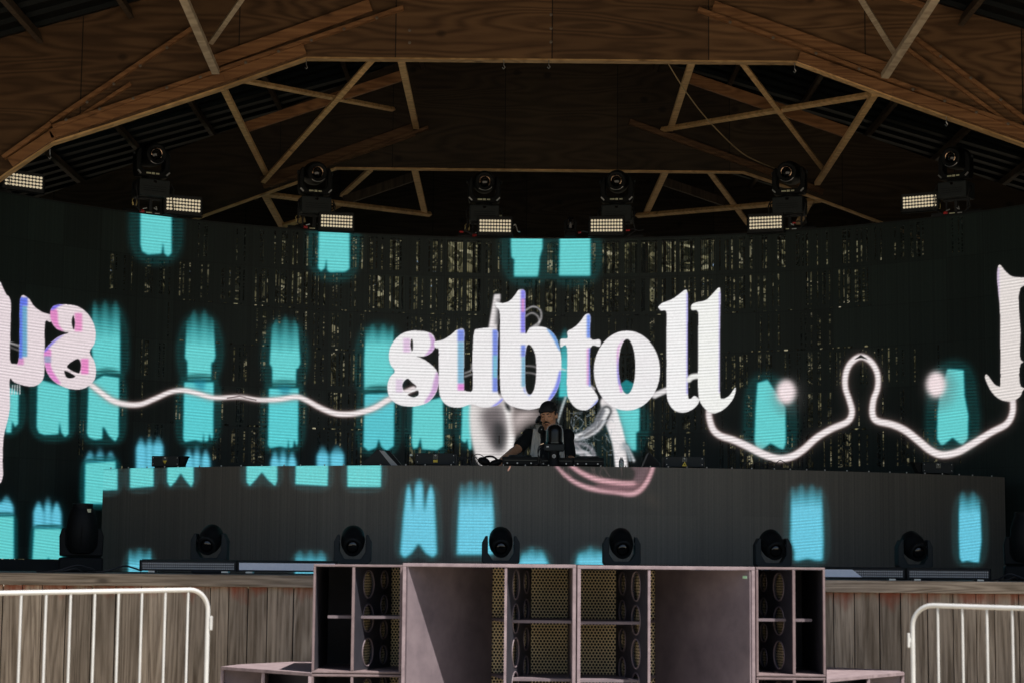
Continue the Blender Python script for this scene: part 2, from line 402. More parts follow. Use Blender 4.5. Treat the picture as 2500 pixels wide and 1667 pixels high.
rib(16.9, low1, top1, M['ply'], battens=(
    (25, 398, 130, 329, .085, .045), (123, 329, 548, 189, .085, .045), (548, 189, 745, 121, .09, .045), (8, 386, 125, 303, .035, .07),
    (130, 311, 540, 172, .032, .075), (540, 172, 985, 20, .032, .075),
    (528, 150, 905, 14, .11, .04), (125, 300, 470, 70, .035, .05), (140, 322, 320, 205, .03, .04),
    (1740, 18, 2165, 170, .11, .04), (1704, 24, 2170, 196, .032, .075), (2170, 196, 2520, 322, .032, .075),
    (1950, 138, 2180, 222, .085, .045), (2180, 222, 2540, 345, .085, .045), (2235, 95, 2520, 305, .035, .05), (2200, 110, 2500, 330, .03, .04)))
rib(16.9, low1, top1, M['ply'], at=12.3)        # next rib towards the audience, unseen above the frame, added to darken the interior
low2 = [(100, 668), (491, 526), (734, 439), (820, 408), (1816, 418), (1885, 441), (1957, 468), (2138, 535), (2500, 672)]
top2 = [(2500, 470), (2080, 320), (1640, 160), (1345, 60), (1000, 140), (610, 300), (100, 480)]
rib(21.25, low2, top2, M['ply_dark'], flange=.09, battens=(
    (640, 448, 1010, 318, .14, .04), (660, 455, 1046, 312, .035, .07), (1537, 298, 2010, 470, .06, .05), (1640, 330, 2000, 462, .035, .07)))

def brace(a, za, b, zb, w=.09, t=.04, m='timber', n=(0, -.7, -.7)):
    p0, p1 = P(*a, za), P(*b, zb)
    if za < 16: p0 = p0 + (p0-p1)*((za-12.42)/(zb-za))      # on to the next rib towards the audience
    q = MB(); q.board(p0, p1, w, t, n); q.build('brace', M[m], barn, bevel=.002)
A1, A2 = 17.1, 21.1
N_ = (0, -.35, -.93)
brace((437, -30), 15.2, (527, 176), 16.78, .065, .05, 'timber_gray')
brace((600, -15), 15.6, (516, 104), 16.8, .04, .04, 'timber_gray')
brace((540, 205), A1, (650, 425), A2, .055, .04)
brace((585, 195), A1+.1, (960, 268), A2-.6, .045, .035)
brace((600, 312), 19.4, (980, 186), 19.2, .10, .04, 'batten', (0, -1, .05))
brace((643, 444), A2, (912, 143), A1, .05, .035)
brace((978, 141), A1, (1016, 312), A2, .062, .035)
brace((647, 477), 21.6, (690, 556), 23.2, .07, .04)
brace((640, 474), 21.5, (1050, 524), 24.5, .055, .04)
brace((905, 414), 21.4, (835, 478), 24, .055, .04)
brace((795, 519), 23, (840, 498), 23.6, .05, .04)
brace((1012, 412), 21.4, (1038, 524), 24.6, .07, .04)
brace((840, 490), 23.6, (1010, 432), 23.4, .11, .04, 'barn_board', (0, -1, .05))
brace((690, 552), 22.0, (745, 536), 22.0, .05, .04)
brace((2091, -20), 15.6, (2184, 130), 16.8, .045, .04, 'timber_gray')
brace((2300, -30), 15.2, (2160, 186), 16.78, .068, .05, 'timber_gray')
brace((2190, -10), 15.8, (2262, 14), 16.0, .05, .04, 'batten')
brace((1690, 148), A1, (1636, 318), A2, .062, .035)
brace((1807, 148), A1, (2008, 412), A2, .045, .035)
brace((1686, 192), 19.2, (2068, 324), 19.4, .11, .04, 'batten', (0, -1, .05))
brace((1618, 317), A2, (2166, 225), A1, .055, .035)
brace((2136, 230), A1, (1995, 449), A2, .06, .04)
brace((1625, 418), 21.4, (1578, 520), 24.5, .07, .04)
brace((1556, 527), 24.5, (2002, 489), 21.5, .055, .04)
brace((1731, 418), 21.4, (1826, 546), 24, .055, .04)
brace((1610, 440), 23.4, (1768, 494), 23.6, .10, .04, 'barn_board', (0, -1, .05))
brace((1979, 488), 21.5, (1950, 545), 22.4, .07, .04)
# loose cord hanging between the ribs
c = MB(); c.tube([Vector(q) for q in spline([tuple(P(*p)) for p in ((1625, 145, 17.2), (1668, 215, 18), (1725, 290, 19), (1800, 365, 20), (1850, 395, 20.5), (1905, 416, 21.1))], 6)], .006, 6)
c.build('loose_cord', M['cable_yellow'], barn)
bolt_m = mat('dull_bolt', (.16, .13, .10), .5, metal=.5)
# bolt heads along the battens of the near rib
for (x0, y0, x1, y1, n_) in ((120, 306, 530, 176, 5), (560, 167, 960, 31, 5), (1730, 36, 2150, 188, 4), (2190, 205, 2500, 317, 4), (180, 272, 440, 95, 4), (2260, 112, 2480, 270, 3), (1000, 60, 1000, 120, 2), (1345, 20, 1345, 120, 3)):
    for k in range(n_):
        t_ = (k + .5)/n_; p = P(x0+(x1-x0)*t_, y0+(y1-y0)*t_, 16.80); h = MB(); h.lathe([(.014, 0), (.014, .003), (.007, .004), (.007, .014), (.003, .016)], p, Euler((R(90), 0, 0)), 10); h.build('bolt', bolt_m, barn)
# small hooks under the ribs
for (x, y, Z) in ((748, 146, 16.85), (122, 365, 16.85), (1940, 155, 16.85), (2310, 285, 16.85), (1230, 146, 16.85), (1340, 145, 16.85)):
    h = MB(); a = P(x, y, Z); h.tube([a, a + Vector((0, 0, -.05)), a + Vector((.012, 0, -.07)), a + Vector((0, 0, -.085)), a + Vector((-.012, 0, -.07))], .004, 6); h.build('hook', M['metal'], barn)

# hedge of trees behind the barn, seen through the slots
for i, (hx, hy, hs, lb) in enumerate(((-5.0, 33, 4.2, 'broad leafy tree behind the left of the slatted barn wall'), (.6, 34.2, 4.2, 'leafy tree behind the middle of the slatted barn wall'), (6.0, 33.2, 4.2, 'leafy tree behind the right of the slatted barn wall'))):
    t = empty('tree', (hx, hy, 0), label=lb, cat='tree', group='trees behind the barn')
    q = MB(); q.tube([(hx, hy, 0), (hx+.1, hy, 1.2), (hx-.05, hy, 2.6), (hx, hy, 4)], .2, 10, .07)
    for a in range(5): q.tube([(hx, hy, 1.3+a*.4), (hx+math.cos(a*2.4)*1.2, hy+math.sin(a*2.4)*.9, 2.4+a*.5)], .07, 6, .02)
    q.build('trunk', M['barn_board'], t)
    pr = rng.normal(size=(42000, 3)); pr /= np.linalg.norm(pr, axis=1)[:, None]; pr *= (rng.random((42000, 1))**.45)
    pr = pr * [hs, 1.3, 5.0] * (1 + .12*np.sin(pr[:, :1]*9+i)) + [hx, hy, 4.3]; pr = pr[pr[:, 2] > .25]
    nl = len(pr); a = rng.normal(size=(nl, 3))*.065; b = rng.normal(size=(nl, 3))*.065
    vs = np.stack([pr-a, pr-b, pr+a, pr+b], 1).reshape(-1, 3)
    me = bpy.data.meshes.new('crown'); me.from_pydata(vs.tolist(), [], [tuple(range(k*4, k*4+4)) for k in range(nl)]); me.materials.append(M['leaf'])
    o = bpy.data.objects.new('crown', me); COL.objects.link(o); o.parent = t; o.location = (-hx, -hy, 0)

# ------------------------------------------------------------------ the picture shown on the LED screens
SC_ = 0.8; CW, CH = 2000, 1334
def bbox(a):
    ys = np.flatnonzero(a.max(1) > 1e-4); xs = np.flatnonzero(a.max(0) > 1e-4)
    return None if len(ys) == 0 else (ys[0], ys[-1]+1, xs[0], xs[-1]+1)
def blur(a, r):
    """three box passes, only round the part that is not empty"""
    r = max(1, int(round(r))); bb = bbox(a); out = np.zeros_like(a)
    if bb is None: return out
    k = 3*r + 2; y0, y1, x0, x1 = max(0, bb[0]-k), min(CH, bb[1]+k), max(0, bb[2]-k), min(CW, bb[3]+k); c0 = a[y0:y1, x0:x1]
    for _ in range(3):
        for ax in (0, 1):
            p = np.concatenate([np.repeat(np.take(c0, [0], ax), r+1, ax), c0, np.repeat(np.take(c0, [-1], ax), r, ax)], ax)
            c = np.cumsum(p, ax, dtype=np.float64); n = c0.shape[ax]
            c0 = ((c[2*r+1:2*r+1+n] - c[:n]) if ax == 0 else (c[:, 2*r+1:2*r+1+n] - c[:, :n])) / (2*r+1)
    out[y0:y1, x0:x1] = c0; return out
TILES = {'A': (0, 560, .36139), 'B': (850, 560, .36139), 'C': (1650, 560, .36139), 'E': (0, 1100, .36155), 'F': (750, 1100, .36157), 'G': (1350, 1100, .36157), 'H': (1750, 1100, .36162), 'N': (0, 0, 1), 'J': (1150, 950, .15941)}
def T(tile, pts):
    ox, oy, k = TILES[tile]; return [((ox + x*k)*SC_, (oy + y*k)*SC_) for x, y in pts]
def poly_mask(pts):
    m = np.zeros((CH, CW), np.float32); p = np.array(pts)
    x0, y0 = np.floor(p.min(0)).astype(int) - 2; x1, y1 = np.ceil(p.max(0)).astype(int) + 3
    x0, y0 = max(0, x0), max(0, y0); x1, y1 = min(CW, x1), min(CH, y1)
    if x1 <= x0 or y1 <= y0: return m
    acc = 0
    for sx in (.25, .75):
        for sy in (.25, .75):
            X, Y = np.meshgrid(np.arange(x0, x1) + sx, np.arange(y0, y1) + sy); ins = np.zeros(X.shape, bool)
            for (ax, ay), (bx, by) in zip(p, np.roll(p, -1, 0)):
                if ay == by: continue
                c = (ay > Y) != (by > Y); ins ^= c & (X < (bx-ax)*(Y-ay)/(by-ay) + ax)
            acc = acc + ins
    m[y0:y1, x0:x1] = acc / 4.; return m
def stroke_mask(pts, w, soft=1.0):
    """distance field of a polyline; w = half width in canvas px, may be a list"""
    m = np.full((CH, CW), -99., np.float32); pts = [np.array(q, float) for q in pts]
    ws = [w]*len(pts) if np.isscalar(w) else list(np.interp(np.linspace(0, 1, len(pts)), np.linspace(0, 1, len(w)), w))
    for i in range(len(pts)-1):
        a, b = pts[i], pts[i+1]; wm = max(ws[i], ws[i+1]) + soft*3 + 2
        x0, y0 = np.floor(np.minimum(a, b) - wm).astype(int); x1, y1 = np.ceil(np.maximum(a, b) + wm).astype(int)
        x0, y0, x1, y1 = max(0, x0), max(0, y0), min(CW, x1), min(CH, y1)
        if x1 <= x0 or y1 <= y0: continue
        X, Y = np.meshgrid(np.arange(x0, x1) + .5, np.arange(y0, y1) + .5); d = b - a; L = max(1e-6, d @ d)
        t = np.clip(((X-a[0])*d[0] + (Y-a[1])*d[1]) / L, 0, 1)
        D = ws[i]*(1-t) + ws[i+1]*t - np.hypot(X-a[0]-t*d[0], Y-a[1]-t*d[1])
        m[y0:y1, x0:x1] = np.maximum(m[y0:y1, x0:x1], D)
    return np.clip(m/soft + .5, 0, 1)
def new_canvas(): return np.zeros((CH, CW, 3), np.float32)
def over(img, mask, col):
    bb = bbox(mask)
    if bb is None: return
    sl = (slice(bb[0], bb[1]), slice(bb[2], bb[3])); k = mask[sl][..., None]; img[sl] = img[sl]*(1-k) + np.array(col, np.float32)/255*k
YY, XX = np.mgrid[0:CH, 0:CW].astype(np.float32)
CYAN = (98, 200, 200); CYAN2 = (98, 190, 214)
def smoothpoly(tile, pts, n=5): return [tuple(q) for q in spline(T(tile, pts), n, True)]
def cyan(img, polys, col=CYAN, edge=1.3, halo=10, halo_col=(10, 62, 62), fade=None, smooth=False):
    """polys: list of (tile, pts); fade=(y0,y1) photo rows over which it fades in from the top"""
    m = np.zeros((CH, CW), np.float32)
    for t, p in polys: m = np.maximum(m, poly_mask(smoothpoly(t, p) if smooth else T(t, p)))
    core = blur(m, edge)
    if fade:
        f = np.clip((YY/SC_ - fade[0]) / (fade[1]-fade[0])/1.9, 0, 1); ripple = .5 + .5*np.sin(XX/SC_*2*np.pi/26 + fade[0])
        f = np.clip(f*1.25 - (1-f)*ripple*.28 - .02, 0, 1)**.9; core = core*f; m = m*f
    if halo:
        h = np.clip(blur(m, halo*1.25)*9 - .35, 0, 1)
        # the halo breaks into scan lines
        h = h*np.where(np.sin(YY/SC_*2*np.pi/8.0 + XX*.003) > 0, 1, .62)
        over(img, h*.8, halo_col)
        over(img, np.clip(blur(m, 3.2)*1.6, 0, 1)*.55, (6, 110, 122))
    over(img, core, col)
W = new_canvas()
# cyan columns, top row
cyan(W, [('N', [(343, 490), (419, 490), (418.5, 619), (410, 627), (401, 619), (398, 592), (394, 620), (361, 622), (347, 614), (343, 596)])], halo=14)
cyan(W, [('N', [(779, 545), (853, 545), (853, 657), (843, 664), (806, 665), (799, 661), (797, 631), (793, 655), (784, 663), (777, 655)])], halo=14)
cyan(W, [('B', [(1100, 20), (1312, 20), (1312, 130), (1293, 195), (1290, 260), (1282, 320), (1120, 320), (1122, 205), (1104, 190), (1100, 120)]), ('B', [(1430, 20), (1635, 20), (1636, 315), (1425, 315)])], halo=15)
# left block
cyan(W, [('A', [(625, 480), (660, 462), (810, 480), (812, 975), (705, 970), (640, 1000), (620, 800)])], fade=(722, 790), halo=11)
cyan(W, [('A', [(600, 1040), (700, 985), (805, 1000), (800, 1390), (780, 1430), (735, 1390), (705, 1335), (693, 1330), (690, 1412), (640, 1417), (600, 1402), (588, 1370)])])
cyan(W, [('A', [(255, 1010), (465, 1070), (463, 1380), (440, 1398), (415, 1370), (402, 1295), (395, 1380), (300, 1385), (262, 1370), (248, 1330)])])
cyan(W, [('A', [(70, 1070), (125, 1100), (122, 1310), (102, 1332), (82, 1290), (75, 1370), (40, 1370), (40, 1080)])])
for dx, dy in ((0, 0), (573, 42)):
    o = lambda pts: [(x+dx, y+dy) for x, y in pts]
    cyan(W, [('A', o([(1262, 620), (1300, 545), (1360, 520), (1415, 545), (1442, 620), (1455, 860), (1442, 895), (1428, 895), (1425, 1018), (1268, 1016), (1266, 890), (1250, 865)]))], fade=(745+dy*.36, 810+dy*.36), halo=12)
    cyan(W, [('A', o([(1245, 1030), (1443, 1030), (1440, 1390), (1432, 1425), (1415, 1375), (1405, 1428), (1380, 1430), (1376, 1365), (1368, 1432), (1320, 1420), (1250, 1432), (1238, 1410), (1240, 1300)]))], col=(88, 198, 203))
    over(W, blur(poly_mask(T('A', o([(1300, 1012), (1390, 1012), (1382, 1090), (1330, 1075)]))), 3)*.55, (20, 110, 135))
# pronged tops that run down behind the booth
def prongs(img, x0, x1, ytop, ybot, cols, spread=0, yb=None, col=CYAN2):
    m = np.zeros((CH, CW), np.float32); w = x1-x0
    for a, b, t in cols: m = np.maximum(m, poly_mask(T('N', [(x0+a*w, ybot), (x0+a*w+spread*.2, ytop+t+30), (x0+(a+b)/2*w - w*.05, ytop+t), (x0+(a+b)/2*w + w*.05, ytop+t), (x0+b*w-spread*.2, ytop+t+30), (x0+b*w, ybot)])))
    f = np.clip((YY/SC_ - ytop)/34, 0, 1); m2 = blur(m, 1.6)*f
    over(img, np.clip(blur(m*f, 7)*1.5, 0, 1)*.6, (8, 86, 104)); over(img, m2, col)
pr3 = [(0, .34, 12), (.36, .62, 0), (.66, 1, 14)]
prongs(W, 207, 283, 1085, 1228, pr3); cyan(W, [('N', [(209, 1130), (282, 1125), (281, 1228), (207, 1228)])], halo=6)
prongs(W, 332, 399, 1055, 1160, [(0, .36, 8), (.38, .6, 0), (.62, 1, 4)])
prongs(W, 450, 513, 1080, 1160, pr3); prongs(W, 660, 724, 1086, 1160, pr3); prongs(W, 773, 840, 1078, 1160, [(0, .44, 4), (.5, 1, 0)])
prongs(W, -30, 33, 1196, 1372, [(0, .5, 0), (.45, 1, 10)]); cyan(W, [('N', [(-30, 1260), (33, 1260), (33, 1371), (-30, 1371)])], halo=5)
prongs(W, 81, 150, 1205, 1372, [(0, .38, 16), (.40, .64, 0), (.66, 1, 18)])
cyan(W, [('N', [(84, 1290), (149, 1290), (152, 1371), (124, 1371), (118, 1358), (112, 1371), (79, 1371)])], halo=5)
# columns left of and behind the big word
cyan(W, [('B', [(120, 640), (305, 632), (310, 1000), (300, 1090), (205, 1078), (110, 1092), (108, 900)])], fade=(784, 822), halo=13)
cyan(W, [('B', [(112, 1110), (312, 1105), (308, 1460), (260, 1492), (225, 1465), (206, 1412), (190, 1470), (135, 1492), (104, 1462)])], col=(86, 190, 200))
cyan(W, [('B', [(437, 1180), (640, 1130), (642, 1462), (600, 1488), (500, 1480), (488, 1400), (470, 1470), (440, 1478), (430, 1440)])])
cyan(W, [('B', [(772, 1175), (835, 1175), (832, 1482), (815, 1484), (805, 1410), (790, 1440), (764, 1420)])])
cyan(W, [('B', [(1440, 655), (1500, 650), (1490, 1130), (1425, 1130)])], fade=(790, 850), col=(70, 185, 190))
cyan(W, [('B', [(1838, 1040), (1880, 1010), (1935, 1040), (1935, 1110), (1845, 1110)])], col=(20, 120, 125), halo=0)
cyan(W, [('B', [(1785, 1205), (1968, 1205), (1966, 1360), (1945, 1368), (1945, 1490), (1915, 1488), (1885, 1450), (1820, 1350)])], halo=14)
# right columns
cyan(W, [('C', [(552, 1035), (620, 1015), (690, 1120), (740, 1200), (742, 1440), (728, 1482), (700, 1474), (640, 1440), (580, 1484), (545, 1486), (532, 1420), (540, 1200)])], halo=15)
cyan(W, [('C', [(1780, 1130), (1835, 940), (1943, 948), (1950, 1120), (1975, 1250), (1972, 1410), (1940, 1450), (1915, 1440), (1870, 1402), (1810, 1450), (1790, 1452), (1765, 1410), (1768, 1240)])], halo=15)
for x, y, rx, ry in ((745, 1095, 62, 80), (1757, 1045, 62, 84)):
    e_ = poly_mask(T('C', [(x+rx*1.0*math.cos(a), y+ry*math.sin(a)) for a in np.linspace(0, 6.283, 40)[:-1]]))
    big = poly_mask(T('C', [(x+20+rx*1.9*math.cos(a), y+25+ry*1.75*math.sin(a)) for a in np.linspace(0, 6.283, 40)[:-1]]))
    over(W, blur(big, 8)*.40*(.7+.3*(np.sin(YY/SC_*2*np.pi/6.5) > 0)), (95, 92, 90)); over(W, blur(e_, 6)*.8, (190, 180, 178)); over(W, blur(e_, 3.5), (236, 218, 220))
# waves
def wave(img, tile, pts, w, col=(232, 222, 222), glow=(150, 122, 116), gl=9):
    s = [tuple(q) for q in spline(T(tile, pts), 8)]
    st = stroke_mask(s, w)
    over(img, np.clip(blur(st, gl)*1.5, 0, 1)*.42, glow); over(img, np.clip(blur(st, 3)*1.3, 0, 1)*.5, glow); over(img, blur(st, 1), col)
wave(W, 'N', [(219, 936), (246, 957), (275, 977), (307, 986), (343, 986), (379, 972), (416, 956), (448, 952), (481, 959), (524, 970), (585, 968), (632, 975), (679, 974), (723, 968), (748, 976), (781, 994), (817, 1008), (850, 1010), (879, 1006), (915, 994), (944, 977), (969, 965), (1010, 948)], [4.2, 5, 4.4, 4, 4, 4.6, 5.2, 5, 5], gl=5)
over(W, stroke_mask(T('N', [(555, 971), (585, 966), (625, 976)]), 1.0)*.8, (70, 50, 50))
wave(W, 'C', [(225, 1215), (225, 1265), (250, 1345), (300, 1390), (390, 1420), (490, 1465), (590, 1515), (690, 1545), (780, 1532), (860, 1485), (950, 1405), (1050, 1345), (1160, 1295), (1190, 1230), (1172, 1150), (1145, 1065), (1148, 975), (1182, 900), (1250, 858), (1320, 895), (1362, 975), (1362, 1070), (1335, 1150), (1328, 1240), (1358, 1290), (1460, 1315), (1550, 1355), (1640, 1425), (1720, 1490), (1800, 1520), (1900, 1502), (2000, 1448), (2130, 1368), (2235, 1310), (2275, 1230), (2275, 1130)], [5.6, 6.4, 7, 6.6, 6, 5.2, 5.8, 5.2, 6, 6.8, 7, 6.2, 5.6])
over(W, poly_mask(T('C', [(1205, 878), (1250, 845), (1300, 878), (1250, 866)])), (25, 22, 22))
over(W, blur(poly_mask(T('B', [(1500, 1250), (1740, 1200), (1850, 1480), (1860, 1600), (1500, 1600)])), 14)*.55, (14, 44, 44))
# silver figure under the word
fig = new_canvas(); fm = poly_mask(smoothpoly('B', [(835, 1120), (1000, 1100), (1110, 1170), (1120, 1300), (1118, 1450), (1100, 1600), (900, 1600), (850, 1500), (822, 1350), (820, 1200)]))
over(W, blur(fm, 2), (214, 208, 206))
over(W, blur(poly_mask(smoothpoly('B', [(905, 1215), (1020, 1180), (1060, 1240), (1062, 1380), (1030, 1500), (980, 1480), (930, 1380), (905, 1290)])), 7)*.9, (92, 84, 86))
over(W, blur(poly_mask(smoothpoly('B', [(990, 1300), (1050, 1330), (1060, 1420), (1030, 1490), (985, 1440)])), 5)*.9, (45, 44, 45))
over(W, blur(stroke_mask([tuple(q) for q in spline(T('B', [(1072, 1190), (1095, 1280), (1108, 1370), (1100, 1460), (1085, 1550)]), 6)], 6), 1.5)*.9, (238, 234, 232))
over(W, blur(poly_mask(smoothpoly('B', [(1105, 1200), (1180, 1215), (1290, 1210), (1300, 1290), (1210, 1330), (1150, 1390), (1110, 1380)])), 4)*.8, (150, 138, 136))
over(W, blur(poly_mask(smoothpoly('B', [(1125, 1255), (1200, 1225), (1260, 1240), (1180, 1300), (1130, 1340)])), 5)*.7, (205, 192, 190))
over(W, blur(poly_mask(smoothpoly('B', [(1060, 1160), (1090, 1185), (1095, 1230), (1065, 1200)])), 2), (25, 27, 28))
# chrome limbs and scratches on the right of the performer
for pts, w, c in (([(1748, 1165), (1775, 1260), (1808, 1360), (1832, 1460), (1846, 1600)], [13, 15, 14, 13, 12], (236, 230, 230)),
                  ([(1745, 1225), (1705, 1305), (1640, 1360), (1570, 1395), (1500, 1415)], [10, 9, 9, 8, 6], (40, 42, 44)), ([(1745, 1225), (1705, 1300), (1640, 1352), (1570, 1388), (1500, 1408)], [7, 5, 5.5, 5, 4], (240, 238, 238)), ([(1735, 1290), (1690, 1350), (1620, 1395), (1540, 1420)], [2, 2.4, 2, 1.6], (225, 224, 226)),
                  ([(1470, 1130), (1445, 1200), (1420, 1290), (1410, 1350)], [2, 2.6, 1.4, 1], (190, 200, 202)),
                  ([(1720, 1200), (1680, 1270), (1665, 1330)], [2, 3, 1], (120, 120, 124)),
                  ([(1520, 1440), (1560, 1470), (1590, 1540), (1640, 1560)], [4, 3, 5, 4], (150, 146, 150)),
                  ([(1500, 1450), (1540, 1500), (1600, 1500), (1640, 1540)], [3, 4, 3, 6], (196, 192, 196)), ([(1540, 1440), (1600, 1450), (1650, 1490), (1670, 1560)], [2, 3, 4, 3], (120, 118, 124)), ([(1850, 1480), (1880, 1460), (1900, 1490), (1930, 1560)], [2, 3, 2, 3], (200, 204, 208)), ([(1590, 1370), (1680, 1300), (1730, 1220)], [2, 3, 2], (110, 112, 118)), ([(1860, 1440), (1890, 1500), (1905, 1560)], [2, 3, 2], (150, 160, 165))):
    s = stroke_mask([tuple(q) for q in spline(T('B', pts), 6)], w); over(W, np.clip(blur(s, 4)*1.2, 0, 1)*.5, (80, 82, 86)); over(W, blur(s, 1)*.95, c)
over(W, blur(stroke_mask([tuple(q) for q in spline(T('B', [(1560, 1400), (1620, 1375), (1680, 1335), (1715, 1290)]), 6)], 2), 1)*.8, (60, 60, 64))
for k in range(80):
    x, y = rng.uniform(1520, 1800), rng.uniform(1230, 1540); a = rng.uniform(0, 6.28); l = rng.uniform(20, 90)
    over(W, stroke_mask([tuple(q) for q in spline(T('B', [(x, y), (x+l*math.cos(a)*.5+rng.uniform(-12, 12), y+l*math.sin(a)*.5), (x+l*math.cos(a), y+l*math.sin(a))]), 4)], .5)*rng.uniform(.3, .9), (170, 174, 180))
# thin ghost strokes
for pts, w in (([(1198, 548), (1250, 522), (1298, 548), (1302, 610), (1262, 650), (1228, 668)], 1.4), ([(1198, 590), (1240, 566), (1282, 590), (1290, 640), (1250, 668)], 1.2), ([(1195, 920), (1240, 922), (1275, 930)], 1.0), ([(1195, 965), (1240, 968), (1275, 978)], 1.0), ([(785, 968), (830, 950), (835, 905)], 1.2), ([(785, 992), (838, 975)], 1.2), ([(1640, 1055), (1665, 1075)], 2), ([(2070, 1120), (2100, 1105), (2160, 1080)], 6), ([(1440, 940), (1470, 950)], 1.4), ([(2300, 1010), (2360, 985), (2420, 980)], 4.5)):
    over(W, blur(stroke_mask([tuple(q) for q in spline(T('B', pts), 5)], w), 1)*.95, (232, 228, 228))
# the word
WH = (232, 229, 230)
def glyph(tile, outer, holes=(), sides=(), col=WH, glow=True):
    m = poly_mask(smoothpoly(tile, outer, 4)); hm = np.zeros_like(m)
    for h in holes: hm = np.maximum(hm, poly_mask(smoothpoly(tile, h, 5)))
    m = m*(1-hm)
    if glow: over(W, np.clip(blur(m, 3)*1.2, 0, 1)*.30*(1-m), (120, 110, 120))
    over(W, m, col)
    for pts, c, sm in sides: over(W, blur(poly_mask(smoothpoly(tile, pts, 4) if sm else T(tile, pts)), 1)*m*.95, c)
BL, PK, CB = (112, 132, 214), (210, 142, 192), (122, 172, 200)
def S(x0, x1, y0, y1): return [(x0, y0), (x1, y0), (x1, y1), (x0, y1)]
over(W, blur(poly_mask(T('B', [(985, 440), (1028, 437), (1030, 465), (1012, 560), (1008, 680), (945, 680), (968, 540)])), 1), (222, 216, 216))
over(W, blur(poly_mask(T('B', [(1004, 470), (1022, 470), (1022, 640), (990, 650), (1000, 540)])), 2)*.75, (90, 88, 90))
glyph('B', [(430, 685), (372, 700), (322, 738), (287, 790), (275, 850), (285, 910), (315, 956), (283, 995), (265, 1050), (270, 1105), (297, 1152), (343, 1182), (402, 1193), (470, 1190), (540, 1165), (588, 1112), (610, 1050), (612, 992), (590, 940), (540, 895), (495, 868), (462, 856), (505, 858), (555, 838), (585, 800), (588, 750), (570, 710), (530, 692), (480, 685)],
      holes=[[(430, 738), (440, 778), (432, 822), (420, 778)], [(400, 1006), (368, 1040), (374, 1085), (402, 1098), (462, 1064), (430, 1030)], [(402, 1112), (440, 1131), (472, 1118), (477, 1095), (462, 1086)]],
      sides=[([(545, 698), (590, 750), (585, 800), (555, 838), (515, 855), (540, 822), (560, 770)], (198, 158, 206), True), ([(598, 960), (613, 1000), (608, 1060), (585, 1112), (540, 1163), (515, 1165), (560, 1090), (575, 1030)], (200, 160, 205), True), (S(372, 418, 735, 830), (214, 186, 214), False), (S(322, 368, 1010, 1100), (214, 196, 216), False)])
glyph('B', [(583, 760), (640, 745), (695, 712), (733, 680), (783, 678), (783, 800), (783, 1060), (790, 1085), (810, 1092), (838, 1085), (842, 1000), (840, 860), (850, 700), (880, 672), (1005, 678), (1010, 800), (1010, 1080), (1030, 1130), (1050, 1140), (1015, 1180), (960, 1198), (900, 1198), (850, 1180), (820, 1180), (760, 1200), (690, 1195), (640, 1160), (614, 1090), (612, 950), (612, 815), (595, 802), (585, 790)],
      sides=[(S(738, 785, 678, 760), BL, False), (S(740, 783, 760, 1040), CB, False), (S(740, 785, 1040, 1085), (214, 130, 206), False), (S(975, 1012, 678, 1095), (112, 132, 216), False), (S(978, 1008, 850, 1000), (120, 185, 205), False), ([(1040, 1138), (1056, 1150), (1000, 1190), (960, 1200), (1010, 1165)], (130, 130, 225), False)])
glyph('B', [(998, 490), (1045, 500), (1095, 480), (1130, 440), (1155, 408), (1195, 418), (1197, 500), (1197, 700), (1225, 668), (1280, 655), (1350, 672), (1405, 730), (1435, 830), (1440, 950), (1425, 1050), (1385, 1130), (1320, 1190), (1230, 1215), (1150, 1205), (1085, 1180), (1050, 1142), (1028, 1080), (1024, 900), (1026, 700), (1024, 560), (1000, 525)],
      holes=[[(1215, 778), (1199, 830), (1196, 950), (1199, 1060), (1212, 1104), (1236, 1110), (1260, 1062), (1271, 950), (1264, 850), (1242, 795)]],
      sides=[(S(1165, 1198, 410, 700), (128, 122, 222), False), (S(1170, 1190, 470, 560), PK, False), (S(1168, 1199, 780, 860), BL, False), (S(1170, 1199, 860, 1060), CB, False), ([(1190, 1060), (1205, 1110), (1240, 1112), (1215, 1118), (1188, 1090)], BL, True), ([(1340, 668), (1400, 715), (1435, 810), (1425, 815), (1385, 740)], (100, 150, 215), True), ([(1440, 960), (1428, 1050), (1388, 1128), (1350, 1150), (1400, 1050), (1425, 960)], (120, 130, 225), True)])
glyph('B', [(1435, 742), (1482, 735), (1482, 690), (1530, 660), (1570, 620), (1605, 575), (1637, 588), (1637, 735), (1700, 745), (1700, 790), (1637, 800), (1637, 1020), (1645, 1065), (1662, 1085), (1690, 1145), (1650, 1195), (1600, 1220), (1540, 1205), (1498, 1155), (1478, 1080), (1478, 800), (1436, 795)],
      sides=[(S(1612, 1638, 578, 735), (110, 140, 225), False), (S(1612, 1638, 800, 1050), (214, 160, 210), False), (S(1628, 1638, 800, 1060), (90, 130, 215), False), ([(1650, 1190), (1690, 1145), (1680, 1175), (1620, 1215)], (110, 125, 225), True)])
el = lambda cx, cy, rx, ry, n=18: [(cx+rx*math.cos(a), cy+ry*math.sin(a)) for a in np.linspace(0, 2*math.pi, n+1)[:-1]]
glyph('B', el(1883, 953, 224, 268), holes=[el(1884, 925, 56, 184)], sides=[([(1870, 742), (1830, 800), (1826, 950), (1850, 1085), (1838, 1085), (1818, 950), (1822, 800)], (210, 130, 205), True), ([(1828, 850), (1826, 950), (1838, 1040), (1828, 1040), (1818, 950)], BL, True)])
